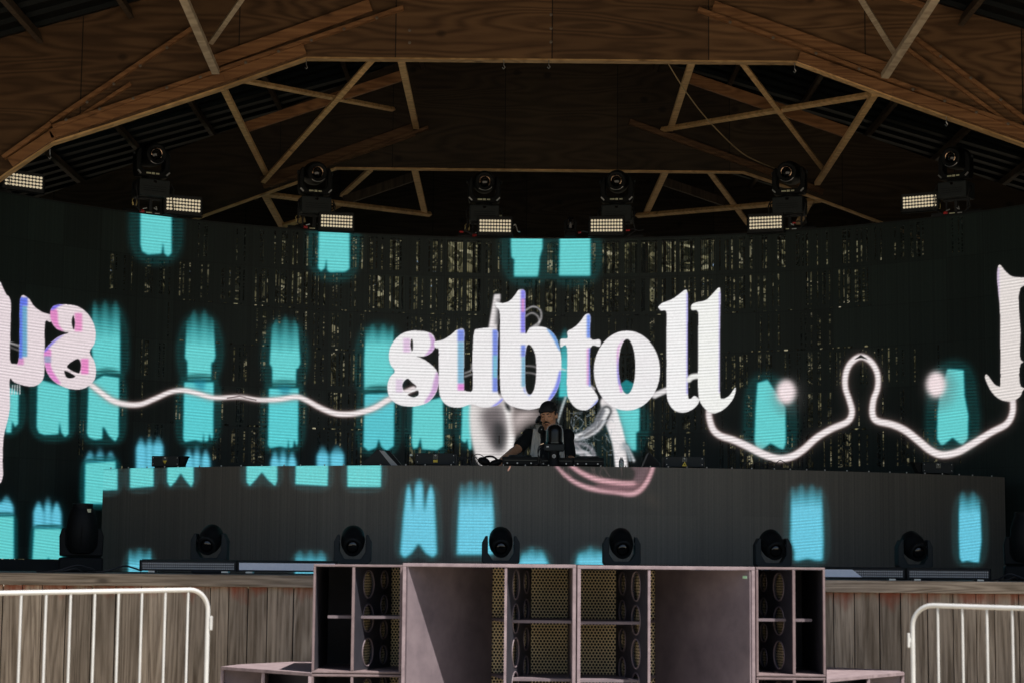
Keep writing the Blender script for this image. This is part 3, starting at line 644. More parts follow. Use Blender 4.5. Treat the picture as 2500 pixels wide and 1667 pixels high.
glyph('C', [(-118, 525), (-90, 498), (-30, 475), (15, 445), (62, 410), (78, 425), (82, 500), (80, 700), (82, 1090), (95, 1142), (125, 1122), (160, 1150), (130, 1200), (70, 1232), (5, 1228), (-40, 1185), (-62, 1110), (-63, 900), (-64, 700), (-64, 560), (-100, 550)], col=(238, 236, 236), sides=[(S(72, 84, 430, 1110), (150, 145, 225), False)])
glyph('C', [(103, 520), (125, 498), (200, 480), (245, 440), (285, 398), (300, 408), (302, 500), (298, 700), (298, 1090), (316, 1140), (360, 1120), (385, 1085), (402, 1066), (404, 1090), (385, 1145), (330, 1208), (262, 1240), (210, 1220), (165, 1165), (150, 1080), (150, 900), (150, 700), (150, 560), (108, 548)], col=(236, 236, 232), sides=[(S(293, 303, 420, 1100), (165, 155, 220), False)])
over(W, blur(stroke_mask([tuple(q) for q in spline(T('C', [(88, 1015), (110, 990), (152, 990)]), 5)], 5), 1), (232, 232, 228))
# the mirrored letters on the left
LW = (224, 210, 214)
glyph('A', [(-40, 430), (45, 445), (68, 475), (74, 520), (70, 700), (68, 880), (95, 905), (125, 885), (132, 700), (138, 465), (190, 465), (230, 520), (285, 560), (340, 578), (350, 605), (340, 628), (305, 628), (302, 800), (300, 960), (285, 1020), (240, 1055), (180, 1056), (100, 1032), (66, 1010), (68, 1150), (60, 1250), (25, 1400), (18, 1560), (20, 1660), (-5, 1720), (-60, 1720)], col=LW,
      sides=[(S(138, 186, 462, 520), (90, 110, 220), False), (S(132, 184, 520, 860), (100, 160, 195), False), (S(126, 150, 460, 880), (90, 110, 220), False), (S(118, 160, 870, 915), PK, False)])
glyph('A', [(338, 590), (345, 540), (372, 514), (430, 508), (520, 520), (582, 560), (625, 620), (646, 690), (640, 765), (606, 828), (636, 885), (648, 950), (640, 1010), (602, 1052), (560, 1075), (500, 1078), (430, 1062), (362, 1022), (316, 960), (297, 880), (300, 820), (340, 768), (400, 722), (462, 700), (430, 692), (382, 672), (350, 630)],
      holes=[[(495, 582), (507, 630), (498, 678), (484, 630)], [(452, 925), (522, 873), (547, 905), (540, 958), (522, 968)], [(438, 952), (508, 988), (472, 1004), (446, 992)]], col=LW,
      sides=[([(340, 545), (385, 545), (395, 640), (430, 690), (382, 672), (342, 610)], (218, 130, 190), True), (S(505, 556, 568, 690), (222, 140, 190), False), (S(546, 598, 872, 975), (224, 130, 190), False), ([(300, 810), (345, 815), (340, 900), (360, 960), (410, 1040), (360, 1022), (316, 960), (297, 880)], (216, 130, 196), True), (S(300, 345, 855, 900), (150, 160, 190), False), ([(338, 540), (372, 512), (430, 506), (400, 520), (360, 545)], (110, 100, 220), True), ([(300, 815), (345, 765), (440, 702), (360, 768), (310, 822)], (110, 100, 220), True)])
over(W, blur(stroke_mask([tuple(q) for q in T('A', [(66, 765), (126, 785)])], 1.6), 1), (210, 205, 205))
over(W, blur(stroke_mask([tuple(q) for q in T('A', [(70, 795), (126, 815)])], 1.0), 1), (180, 175, 175))
for k in range(4): over(W, stroke_mask(T('A', [(85+k*16, 1050), (80+k*18, 1110)]), 1.2)*.8, (210, 210, 210))
# the tall letter at the right edge
glyph('C', [(2170, 300), (2186, 240), (2232, 290), (2282, 322), (2400, 326), (2500, 320), (2500, 392), (2328, 396), (2329, 700), (2330, 880), (2420, 885), (2420, 905), (2330, 905), (2331, 1060), (2420, 1055), (2420, 1075), (2350, 1080), (2330, 1120), (2292, 1150), (2240, 1160), (2180, 1140), (2130, 1090), (2095, 1020), (2088, 988), (2104, 980), (2150, 1040), (2178, 1056), (2193, 1036), (2192, 800), (2190, 560), (2176, 400)], col=(222, 214, 210), sides=[(S(2170, 2184, 260, 1030), (190, 170, 205), False)])
# scan lines and LED grid
scan = 1 + .13*np.sin(2*np.pi*(YY/SC_ + .00006*(XX/SC_-1250)**2)/7.4) * (.7 + .3*np.sin(2*np.pi*YY/SC_/53 + 1))
fine = 1 + .03*rng.standard_normal((CH, CW))
W = np.clip(W*scan[..., None]*fine[..., None], 0, 1)

B = new_canvas()
def bc(pts, **k): cyan(B, pts, halo=k.pop('halo', 8), halo_col=(28, 58, 60), **k)
bc([('E', [(600, 118), (793, 120), (793, 262), (600, 268)])], edge=1); bc([('E', [(878, 110), (1038, 110), (1038, 238), (878, 250)])], edge=1)
bc([('E', [(1130, 100), (1308, 100), (1306, 212), (1293, 243), (1255, 200), (1220, 148), (1185, 205), (1150, 243), (1128, 205)])], edge=1)
bc([('E', [(1665, 90), (1873, 90), (1872, 200), (1858, 236), (1810, 195), (1768, 142), (1725, 195), (1686, 236), (1665, 208)])], edge=1)
bc([('E', [(1997, 90), (2217, 90), (2212, 236), (1995, 224)])], edge=1); bc([('F', [(272, 80), (500, 80), (498, 242), (272, 242)])], edge=1)
def bp(tile, pts, y0, y1, **k): bc([(tile, pts)], fade=(y0, y1), col=CYAN2, **k)
bp('F', [(628, 690), (650, 430), (668, 280), (684, 205), (702, 280), (716, 420), (730, 215), (755, 170), (780, 215), (792, 420), (812, 290), (835, 215), (856, 290), (868, 500), (876, 690), (850, 718), (800, 690), (752, 622), (705, 690), (655, 722)], 1158, 1180, edge=1.5)
bp('F', [(1010, 700), (1018, 480), (1035, 195), (1245, 195), (1262, 480), (1256, 560), (1256, 700)], 1160, 1210, edge=1.5)
bp('F', [(1415, 800), (1450, 690), (1530, 632), (1600, 682), (1640, 800)], 1325, 1352, edge=3)
bp('G', [(150, 800), (170, 690), (240, 655), (265, 612), (290, 655), (350, 690), (356, 800)], 1322, 1350, edge=3)
bp('E', [(870, 652), (1022, 652), (1022, 850), (865, 850)], 1330, 1362, edge=1.3); bp('E', [(1992, 655), (2202, 655), (2202, 850), (1992, 850)], 1336, 1366, edge=1.3)
bp('G', [(1610, 235), (1640, 200), (1810, 200), (1816, 300), (1826, 600), (1822, 738), (1770, 738), (1720, 725), (1650, 742), (1628, 735), (1630, 680), (1604, 600)], 1172, 1215, edge=1.5, halo=9)
bp('H', [(1637, 270), (1660, 248), (1762, 250), (1776, 330), (1787, 600), (1770, 752), (1742, 750), (1690, 740), (1655, 750), (1640, 720), (1634, 560)], 1190, 1230, edge=1.3, halo=9)
for pts, w, c in (([(18, 96), (70, 150), (140, 205), (230, 245), (330, 265), (430, 275), (520, 288), (580, 268), (628, 215), (660, 150), (680, 90)], [2.5, 4, 5, 5.5, 6, 5, 4], (226, 176, 184)),
                  ([(120, 96), (190, 145), (290, 190), (400, 212), (500, 225), (560, 215), (600, 160), (630, 95)], [4, 5, 6, 7, 5, 4], (224, 172, 180)),
                  ([(300, 235), (420, 250), (540, 250), (590, 215)], [3, 5, 4, 2], (110, 76, 84)), ([(560, 100), (600, 130), (575, 190)], [9, 12, 8], (86, 66, 72))):
    s = stroke_mask([tuple(q) for q in spline(T('G', pts), 6)], w); over(B, np.clip(blur(s, 4)*1.3, 0, 1)*.45, (110, 70, 76)); over(B, blur(s, 2)*.9, c)
over(B, blur(poly_mask(smoothpoly('G', [(600, 290), (680, 300), (740, 360), (720, 380), (640, 340)])), 9)*.5, (92, 70, 48))
over(B, stroke_mask(T('J', [(598, 1178), (590, 1200), (570, 1235)]), 1.4)*.9, (205, 150, 130))
for k in range(7):
    x = 1360+rng.uniform(-10, 40) if k < 2 else rng.uniform(1440, 1520)
    over(B, stroke_mask(T('N', [(x, 1140), (x+rng.uniform(-6, 10), 1155), (x+rng.uniform(0, 16), rng.uniform(1158, 1172))]), .6)*.5, (190, 150, 150))
B = np.clip(B*scan[..., None]*(1 + .05*rng.standard_normal((CH, CW)))[..., None], 0, 1)

def lin(c): return np.where(c <= .04045, c/12.92, ((c+.055)/1.055)**2.4)
def curved_screen(name, m, parent, cx, cyc, r, a0, a1, z0, z1, nu, nv, img, convex, holes, base_glow):
    """part of an upright cylinder round (cx, cyc); angle 0 points away from the camera"""
    th = np.linspace(a0, a1, nu); zz = np.linspace(z0, z1, nv); TH, ZZ = np.meshgrid(th, zz)
    sg = -1 if convex else 1
    V = np.stack([cx + r*np.sin(TH), cyc + sg*r*np.cos(TH), ZZ], -1); px, py = proj(V)
    ix = np.clip(px*SC_ - .5, 0, CW-1.001); iy = np.clip(py*SC_ - .5, 0, CH-1.001); x0 = ix.astype(int); y0 = iy.astype(int); fx = (ix-x0)[..., None]; fy = (iy-y0)[..., None]
    s = (img[y0, x0]*(1-fx) + img[y0, x0+1]*fx)*(1-fy) + (img[y0+1, x0]*(1-fx) + img[y0+1, x0+1]*fx)*fy
    s = s*np.clip((np.minimum(px, 2500-px) + 14)/10, 0, 1)[..., None]
    rgb = lin(s)
    arc = TH*r; u = arc/.405; v = (z1 - ZZ)/.405; fu, fv = u - np.floor(u), v - np.floor(v)
    lum = s.max(-1)
    tone = 1 + (.085 if convex else .13)*rng.standard_normal(nu)[None, :]*np.ones_like(TH) + .05*rng.standard_normal(TH.shape)
    pan = rng.uniform(.72, 1.15, (60, 200))[(np.floor(v).astype(int)) % 60, (np.floor(u).astype(int)) % 200]
    if convex: tone = tone*(1 + (pan - .93)*.25)
    else:
        tone = np.clip(tone*pan, .2, 2); tone[(fu < .018) | (fv < .02)] *= .5
    hole = np.zeros_like(TH)
    if holes:
        iu = np.floor(u).astype(int) + 60; iv = np.floor(v).astype(int)
        wgt = rng.random((140, 12))*.75 + .25; cen = np.clip(1.35 - np.abs(u)/9.5, 0, 1)
        rowd = np.array([1.0, .85, .30, .75, .9, .9, .7, .6, .5, .3, .3, .3])
        dens = wgt[np.clip(iu, 0, 139), np.clip(iv, 0, 11)]*rowd[np.clip(iv, 0, 11)]*cen
        NS = 19; sl = np.floor(fu*NS).astype(int); on = rng.random((140, 12, NS)); onv = on[np.clip(iu, 0, 139), np.clip(iv, 0, 11), sl]
        dash = rng.random((140*NS, 360)); dv = dash[(np.clip(iu, 0, 139)*NS + sl), np.clip((v*32).astype(int), 0, 359)]
        bar = (np.abs(fu*NS - sl - .5) < .36) & (sl != 9) & (sl != 10)
        vis = (fv > .07) & (fv < .90) & (fu > .05) & (fu < .95)
        hole = (bar & vis & (onv < dens*.95 + .12) & (dv < .55 + dens*.45) & (dens > .10)).astype(float)*np.clip(.30 + .45*dens, 0, 1)
        hole = np.where(lum > .25, 0, hole)
        for row in (1, 2, 4):   # glints in the joints between panels
            gl_ = (np.abs(v - row - .985) < .012) & (rng.random(900)[np.clip((u*18+400).astype(int), 0, 899)] < .28) & (np.abs(u) < 9)
            hole = np.where(gl_ & (lum < .25), .9, hole)
    me = bpy.data.meshes.new(name); nV = nu*nv
    off = np.array(wloc(parent)); me.vertices.add(nV); me.vertices.foreach_set('co', (V - off).reshape(-1).astype(np.float32))
    I, J = np.meshgrid(np.arange(nu-1), np.arange(nv-1)); q = (J*nu + I).reshape(-1)
    quads = np.stack([q, q+1, q+nu+1, q+nu], 1) if True else None
    nf = len(quads); me.loops.add(nf*4); me.loops.foreach_set('vertex_index', quads.reshape(-1).astype(np.int32))
    me.polygons.add(nf); me.polygons.foreach_set('loop_start', (np.arange(nf)*4).astype(np.int32)); me.polygons.foreach_set('use_smooth', np.ones(nf, bool))
    me.update(calc_edges=True)
    for nm, arr in (('picture', rgb), ('tone', np.repeat(tone[..., None], 3, -1))):
        at = me.attributes.new(nm, 'FLOAT_COLOR', 'POINT'); c = np.ones((nV, 4), np.float32); c[:, :3] = arr.reshape(-1, 3); at.data.foreach_set('color', c.reshape(-1))
    if holes:
        at = me.attributes.new('hole', 'FLOAT', 'POINT'); at.data.foreach_set('value', hole.reshape(-1).astype(np.float32))
    me.materials.append(m); o = bpy.data.objects.new(name, me); COL.objects.link(o); o.parent = parent; return o

# --- curved LED wall
WX, WR, WZ = .10, 6.1, 20.5; WCY = WZ - WR; WTOP = CAMZ + 3.405
A_ = math.asin(5.35/WR)
wall = empty('led_wall', (WX, WZ, FLOOR), label='curved see-through LED video wall showing the white word subtoll and cyan columns', cat='screen')
curved_screen('screen', M['screen'], wall, WX, WCY, WR, -A_, A_, FLOOR + .11, WTOP, 1750, 520, W, False, True, 0)
def arc_band(r0, r1, a0, a1, z0, z1, cx, cyc, sg=1, n=80):
    q = MB(); ths = [a0 + (a1-a0)*k/n for k in range(n+1)]
    L = [(cx + r*math.sin(t), cyc + sg*r*math.cos(t)) for r in (r0, r1) for t in ths]
    for k in range(n):
        a, b, c, d = L[k], L[k+1], L[n+1+k+1], L[n+1+k]
        q.hexa([(a[0], a[1], z0), (b[0], b[1], z0), (c[0], c[1], z0), (d[0], d[1], z0), (a[0], a[1], z1), (b[0], b[1], z1), (c[0], c[1], z1), (d[0], d[1], z1)])
    bmesh.ops.remove_doubles(q.bm, verts=q.bm.verts, dist=1e-5); return q
arc_band(WR-.06, WR+.10, -A_, A_, FLOOR, FLOOR+.105, WX, WCY).build('base_rail', M['black_matte'], wall)
arc_band(WR+.015, WR+.09, -A_, A_, WTOP-.035, WTOP+.012, WX, WCY).build('top_rail', M['black_matte'], wall)
# upright ladders that carry the panels, a panel apart
for k in range(-13, 14, 2):
    t = k*.405*1.0/WR
    if abs(t) > A_: continue
    q = MB()
    for rr, dt in ((WR+.10, -.006), (WR+.10, .006), (WR+.32, 0)):
        x, y = WX + rr*math.sin(t+dt), WCY + rr*math.cos(t+dt); q.tube([(x, y, FLOOR), (x, y, WTOP-.05)], .018, 8)
    for j in range(8):
        z = FLOOR + .2 + j*.42; x, y = WX+(WR+.10)*math.sin(t), WCY+(WR+.10)*math.cos(t); x2, y2 = WX+(WR+.32)*math.sin(t), WCY+(WR+.32)*math.cos(t)
        q.tube([(x, y, z), (x2, y2, z+.2)], .01, 6)
    q.build('support_ladder', M['black_matte'], wall)

# --- LED faced DJ booth, bowed towards the audience
BZ, BR, BX = 16.9, 7.4, .37; BTOP = CAMZ + .862
BA0, BA1 = -math.asin(4.05/BR)+.0, math.asin(4.18/BR)
p0 = P(240, 1148, 17.9); p1 = P(2470, 1165, 17.9)
BA0 = -math.asin((BX - p0.x)/BR); BA1 = math.asin((p1.x - BX)/BR)
booth = empty('dj_booth', (BX, BZ, FLOOR), label='long bowed DJ booth faced with a grey LED screen, cyan blocks along its left edge', cat='dj booth')
curved_screen('screen', M['booth_screen'], booth, BX, BZ + BR, BR, BA0, BA1, FLOOR + .005, BTOP, 1500, 200, B, True, False, 0)
arc_band(BR-.9, BR-.004, BA0, BA1, BTOP-.04, BTOP-.001, BX, BZ+BR, -1).build('counter', M['black_matte'], booth)
arc_band(BR-.06, BR-.006, BA0, BA1, FLOOR, BTOP-.042, BX, BZ+BR, -1).build('carcass', M['black_matte'], booth)
for t in (BA0, BA1):
    q = MB(); x0, y0 = BX+(BR-.87)*math.sin(t), BZ+BR-(BR-.87)*math.cos(t); x1, y1 = BX+(BR-.07)*math.sin(t), BZ+BR-(BR-.07)*math.cos(t)
    q.board((x0, y0, (FLOOR+BTOP)/2-.02), (x1, y1, (FLOOR+BTOP)/2-.02), BTOP-FLOOR-.05, .03, (math.cos(t), math.sin(t), 0)); q.build('end_panel', M['black_matte'], booth)
q = MB()   # the row of little bolts and panel latches along the counter edge
k = 0
t = BA0 + .01
while t < BA1 - .01:
    r_ = BR - .02; q.lathe([(.0045, 0), (.006, .004), (.006, .011), (.003, .014)], (BX + r_*math.sin(t), BZ+BR-r_*math.cos(t), BTOP), seg=8); t += random.uniform(.020, .034)
q.build('latches', M['metal'], booth)

# ------------------------------------------------------------------ speaker cabinets
def grille_mesh(mb, a, b, z0, z1, pitch=.0225, hole=.72):
    """perforated sheet standing between plan points a and b"""
    a = Vector((*a, 0)); b = Vector((*b, 0)); d = (b-a); L = d.length; d.normalize(); row = 0; z = z0
    ry = pitch*math.sqrt(3)/2
    while z < z1:
        x = (pitch/2 if row % 2 else 0)
        while x < L:
            o_, i_ = [], []
            for k in range(6):
                an = math.pi/6 + k*math.pi/3; R_ = pitch/math.sqrt(3)
                for lst, rr in ((o_, R_), (i_, R_*hole)):
                    lst.append(a + d*min(max(x + rr*math.cos(an), 0), L) + Vector((0, 0, min(max(z + rr*math.sin(an), z0), z1))))
            o_ = [mb.bm.verts.new(p) for p in o_]; i_ = [mb.bm.verts.new(p) for p in i_]
            for k in range(6):
                try: mb.bm.faces.new([o_[k], o_[(k+1) % 6], i_[(k+1) % 6], i_[k]])
                except ValueError: pass
            x += pitch
        z += ry; row += 1
    return mb
def board_holes(mb, a, b, z0, z1, t, holes, seg=24):
    """upright board from plan a to b with round holes (s along, z, r)"""
    A = Vector((*a, 0)); B_ = Vector((*b, 0)); d = (B_-A); L = d.length; d.normalize(); nrm = Vector((-d.y, d.x, 0))*t/2
    bm = mb.bm
    def ring(pts, off): return [bm.verts.new(A + d*s + Vector((0, 0, z)) + off) for s, z in pts]
    # split the board in cells, each with at most one hole
    cols = sorted(set([h[0] for h in holes])); 
    for off in (-nrm, nrm):
        cells = []
        xs = [0] + [(cols[i]+cols[i+1])/2 for i in range(len(cols)-1)] + [L]
        for i, cx_ in enumerate(cols):
            hs = sorted([h for h in holes if h[0] == cx_], key=lambda h: h[1])
            zs = [z0] + [(hs[j][1]+hs[j+1][1])/2 for j in range(len(hs)-1)] + [z1]
            for j, h in enumerate(hs): cells.append((xs[i], xs[i+1], zs[j], zs[j+1], h))
        for x0, x1, y0, y1, (s, z, r) in cells:
            r = min(r, (x1-x0)*.47, (y1-y0)*.48)
            outer = []
            for k in range(seg):
                a_ = 2*math.pi*k/seg + .001; c, sn = math.cos(a_), math.sin(a_)
                tx = ((x1-s)/c if c > 0 else (x0-s)/c) if abs(c) > 1e-6 else 1e9; ty = ((y1-z)/sn if sn > 0 else (y0-z)/sn) if abs(sn) > 1e-6 else 1e9
                k_ = min(tx, ty); outer.append((s+c*k_, z+sn*k_))
            inner = [(s+r*math.cos(2*math.pi*k/seg+.001), z+r*math.sin(2*math.pi*k/seg+.001)) for k in range(seg)]
            # corners: push nearest outer points on to them
            for cx2, cz2 in ((x0, y0), (x1, y0), (x1, y1), (x0, y1)):
                i_ = min(range(seg), key=lambda q: (outer[q][0]-cx2)**2 + (outer[q][1]-cz2)**2); outer[i_] = (cx2, cz2)
            O, I = ring(outer, off), ring(inner, off)
            for k in range(seg): bm.faces.new([O[k], O[(k+1) % seg], I[(k+1) % seg], I[k]])
            if off is nrm:
                I2 = ring(inner, -off)
                for k in range(seg): bm.faces.new([I[k], I[(k+1) % seg], I2[(k+1) % seg], I2[k]])
    for p in ((0, z0, 0, z1), (L, z0, L, z1), (0, z0, L, z0), (0, z1, L, z1)):
        q = [A + d*p[0] + Vector((0,0,p[1])), A + d*p[2] + Vector((0,0,p[3]))]
        bm.faces.new([bm.verts.new(v) for v in (q[0]-nrm, q[1]-nrm, q[1]+nrm, q[0]+nrm)])
    return mb
def lit_hole_rims(a, b, holes, o):  # paler rings added round the cutouts to stand for their sunlit edges
    A = Vector((*a, 0)); d = (Vector((*b, 0)) - A).normalized(); nv = Vector((-d.y, d.x, 0)); nv = nv if nv.y > 0 else -nv
    for s, z, r in holes:
        q = MB(); q.tube([A + d*(s+(r-.001)*math.cos(t)) + Vector((0, 0, z+(r-.001)*math.sin(t))) - nv*.009 for t in (2*math.pi*k/28 for k in range(28))], .0048, 6, closed=True); q.build('hole_rim', M['sub'], o, smooth=True)
def xat(px, depth, py=1500): return P(px, py, depth).x
def zat(py, depth, px=1400): return P(px, py, depth).z
def big_cabinet(x0, x1, mirror, Zf, ztop, zbot, label):
    """horn loaded bass cabinet: deep slanted side panel, leaning brace with holes, perforated grille at the back"""
    w = x1-x0; D = .95; t = .022; fx = lambda u: (x1 - u*w) if mirror else (x0 + u*w)     # u=0 at the slanted panel's front edge
    o = empty('speaker_cabinet', ((x0+x1)/2, Zf, zbot), label=label, cat='speaker', group='mauve bass speaker cabinets stacked before the stage')
    q = MB()
    q.box(((x0+x1)/2, Zf+D/2, ztop-t/2), (w, D, t)); q.box(((x0+x1)/2, Zf+D/2, zbot+t/2), (w, D, t))
    q.box((x0+t/2, Zf+D/2, (ztop+zbot)/2), (t, D, ztop-zbot-2*t-.001)); q.box((x1-t/2, Zf+D/2, (ztop+zbot)/2), (t, D, ztop-zbot-2*t-.001))
    q.build('cabinet', M['sub_edge'], o, bevel=.003)
    q = MB(); q.box(((x0+x1)/2, Zf+D-.01, (ztop+zbot)/2), (w-2*t-.002, .018, ztop-zbot-2*t-.002)); q.build('back_panel', M['sub_in'], o)
    zz0, zz1 = zbot+t+.001, ztop-t-.001; zm = (zz0+zz1)/2
    q = MB(); a = (fx(.024), Zf+.006); b = (fx(.505), Zf+.80)
    q.board((a[0], a[1], zm), (b[0], b[1], zm), zz1-zz0, .016, (-(b[1]-a[1]), b[0]-a[0], 0)); q.build('horn_panel', M['sub'], o)
    # braces and grille
    ba = (fx(.600), Zf+.05); bb = (fx(.742), Zf+.70)
    H = zz1-zz0; L = math.hypot(bb[0]-ba[0], bb[1]-ba[1])
    nb = max(1, round(H/.225)); holes = [(L*.33, zz0+H*(k+.5)/nb, H/nb*.44) for k in range(nb)] + [(L*.78, zz0+H*(k+.5)/(nb+1), H/(nb+1)*.40) for k in range(nb+1)]
    q = MB(); board_holes(q, ba, bb, zz0, zz1, .018, holes); q.build('brace_panel', M['sub_in'], o); lit_hole_rims(ba, bb, holes, o)
    dv = Vector((bb[0]-ba[0], bb[1]-ba[1], 0)).normalized(); nv = Vector((-dv.y, dv.x, 0)); nv = nv if nv.y > 0 else -nv
    ga2, gb2 = Vector((*ba, 0)) + dv*.12 + nv*.024, Vector((*bb, 0)) - dv*.01 + nv*.024
    if mirror: ga2, gb2 = gb2, ga2
    q = MB(); grille_mesh(q, ga2[:2], gb2[:2], zz0, zz1); q.build('brace_grille', M['grille'], o)
    q = MB(); mm = (ga2+gb2)/2 + nv*.016; q.board(Vector((mm.x, mm.y, zm)) - dv*(L/2-.07), Vector((mm.x, mm.y, zm)) + dv*(L/2-.07), H-.004, .008, nv); q.build('brace_foam', M['foam'], o)
    q = MB(); q.box((fx(.5950), Zf+.030, zm), (.017, .05, zz1-zz0-.002)); q.build('brace_edge', M['sub_edge'], o, bevel=.002)
    ns = 1 if H < .9 else 2
    for k in range(ns):
        zs = zz1 - .345 - k*.37
        q = MB(); q.prism([Vector((fx(u), y, zs-.009)) for u, y in ((.508, Zf+.795), (.61, Zf+.20), (.735, Zf+.19), (.978, Zf+.16), (.978, Zf+.80))], (0, 0, .018)); q.build('shelf', M['sub'], o)
    ga, gb = (fx(.507), Zf+.815), (fx(.977), Zf+.815)
    if mirror: ga, gb = gb, ga
    q = MB(); grille_mesh(q, ga, gb, zz0, zz1); q.build('grille', M['grille'], o)
    q = MB(); q.box(((ga[0]+gb[0])/2, Zf+.84, zm), (abs(gb[0]-ga[0]), .02, H-.004)); q.build('foam', M['foam'], o)
    for u, yy in ((.512, .808), (.969, .808)):
        q = MB(); z = zz0+.06
        while z < zz1: q.lathe([(.0045, -.003), (.0035, 0), (.001, .001)], (fx(u), Zf+yy, z), Euler((math.pi/2, 0, 0)), 8); z += .105
        q.build('screw_row', M['metal'], o)
    return o
ZB = 12.8; zt = zat(1376, ZB, 1250); GZ = .02
XM = xat(1408, ZB, 1400)
big_cabinet(xat(983, ZB, 1400), XM-.004, False, ZB, zt, GZ, 'large mauve bass cabinet at the centre left, sunlit triangle on its slanted panel')
cb = big_cabinet(XM+.004, xat(1843, ZB, 1400), True, ZB, zt-.004, GZ, 'large mauve bass cabinet at the centre right with a small pale green badge')
b = MB(); p = P(1819, 1408, 12.9); b.box((xat(1819, ZB+.040), ZB+.040, zat(1408, ZB+.04, 1819)), (.042, .006, .018), Euler((0, 0, math.atan2(.80, -.505))))
b.build('badge', mat('pale_green_badge', (.45, .75, .5), .4), cb, bevel=.002)
def small_cabinet(x0, x1, flip, Zf, ztop, zbot, label):
    """narrow visible cabinet beside the centre pair; flip puts the dark cavity on the right"""
    w = x1-x0; D = .95; t = .015; fx = lambda u: (x1 - u*w) if flip else (x0 + u*w)
    o = empty('speaker_cabinet', ((x0+x1)/2, Zf, zbot), label=label, cat='speaker', group='mauve bass speaker cabinets stacked before the stage')
    q = MB(); q.box(((x0+x1)/2, Zf+D/2, ztop-t/2), (w, D, t)); q.box(((x0+x1)/2, Zf+D/2, zbot+t/2), (w, D, t))
    for xx in (x0+t/2, x1-t/2): q.box((xx, Zf+D/2, (ztop+zbot)/2), (t, D, ztop-zbot-2*t-.001))
    q.build('cabinet', M['sub_side'], o, bevel=.003)
    q = MB(); q.box(((x0+x1)/2, Zf+D-.01, (ztop+zbot)/2), (w-2*t-.002, .018, ztop-zbot-2*t-.002)); q.build('back_panel', M['sub_in'], o)
    zz0, zz1 = zbot+t+.001, ztop-t-.001; zm = (zz0+zz1)/2; H = zz1-zz0
    for xx, sg in ((x0+t+.0015, 1), (x1-t-.0015, -1)):
        q = MB(); q.box((xx, Zf+D/2, zm), (.002, D-.06, H-.002)); q.build('liner', M['sub_in'], o)
    ba = (fx(.455), Zf+.035); bb = (fx(.80), Zf+.62); L = math.hypot(bb[0]-ba[0], bb[1]-ba[1])
    holes = [(L*.36, zz0+H*(k+.5)/3, H*.137) for k in range(3)] + [(L*.80, zz0+H*(k+.5)/4, H*.093) for k in range(4)]
    q = MB(); board_holes(q, ba, bb, zz0, zz1, .018, holes); q.build('brace_panel', M['sub_in'], o); lit_hole_rims(ba, bb, holes, o)
    dv = Vector((bb[0]-ba[0], bb[1]-ba[1], 0)).normalized(); nv = Vector((-dv.y, dv.x, 0)); nv = nv if nv.y > 0 else -nv
    ga2, gb2 = Vector((*ba, 0)) + dv*.09 + nv*.024, Vector((*bb, 0)) - dv*.01 + nv*.024
    if flip: ga2, gb2 = gb2, ga2
    q = MB(); grille_mesh(q, ga2[:2], gb2[:2], zz0, zz1, .0205); q.build('brace_grille', M['grille'], o)
    q = MB(); mm = (ga2+gb2)/2 + nv*.016; q.board(Vector((mm.x, mm.y, zm)) - dv*(L/2-.07), Vector((mm.x, mm.y, zm)) + dv*(L/2-.07), H-.004, .008, nv); q.build('brace_foam', M['foam'], o)
    q = MB(); q.box((fx(.452), Zf+.02, zm), (.018, .036, H-.002)); q.build('brace_edge', M['sub_side'], o, bevel=.002)
    q = MB(); q.box(((fx(.15)+fx(.96))/2, Zf+.34, zz0+H*.512), (abs(fx(.96)-fx(.15)), .42, .018)); q.build('shelf', M['sub'], o)
    ga, gb = (fx(.46), Zf+.66), (fx(.955), Zf+.66)
    if flip: ga, gb = gb, ga
    q = MB(); grille_mesh(q, ga, gb, zz0, zz1, .0205); q.build('grille', M['grille'], o)
    q = MB(); q.box(((ga[0]+gb[0])/2, Zf+.70, zm), (abs(gb[0]-ga[0]), .02, H-.004)); q.build('foam', M['foam'], o)
    return o
ZS = 13.0
for lft in (True, False):
    a, b = (xat(763, ZS, 1500), xat(983, ZS, 1500)-.005) if lft else (xat(1844, ZS, 1500)+.005, xat(2015, ZS, 1500))
    px = 870 if lft else 1930
    side = 'left' if lft else 'right'
    t1, b1 = zat(1377 if lft else 1384, ZS, px), zat(1643 if lft else 1651, ZS, px)
    small_cabinet(a, b, not lft, ZS, t1, b1, 'dark open bass cabinet with oval cutouts, top of the %s side stack' % side)
    small_cabinet(a, b, not lft, ZS, b1-.006, b1-.006-(t1-b1), 'dark open bass cabinet beneath the top one of the %s side stack' % side)
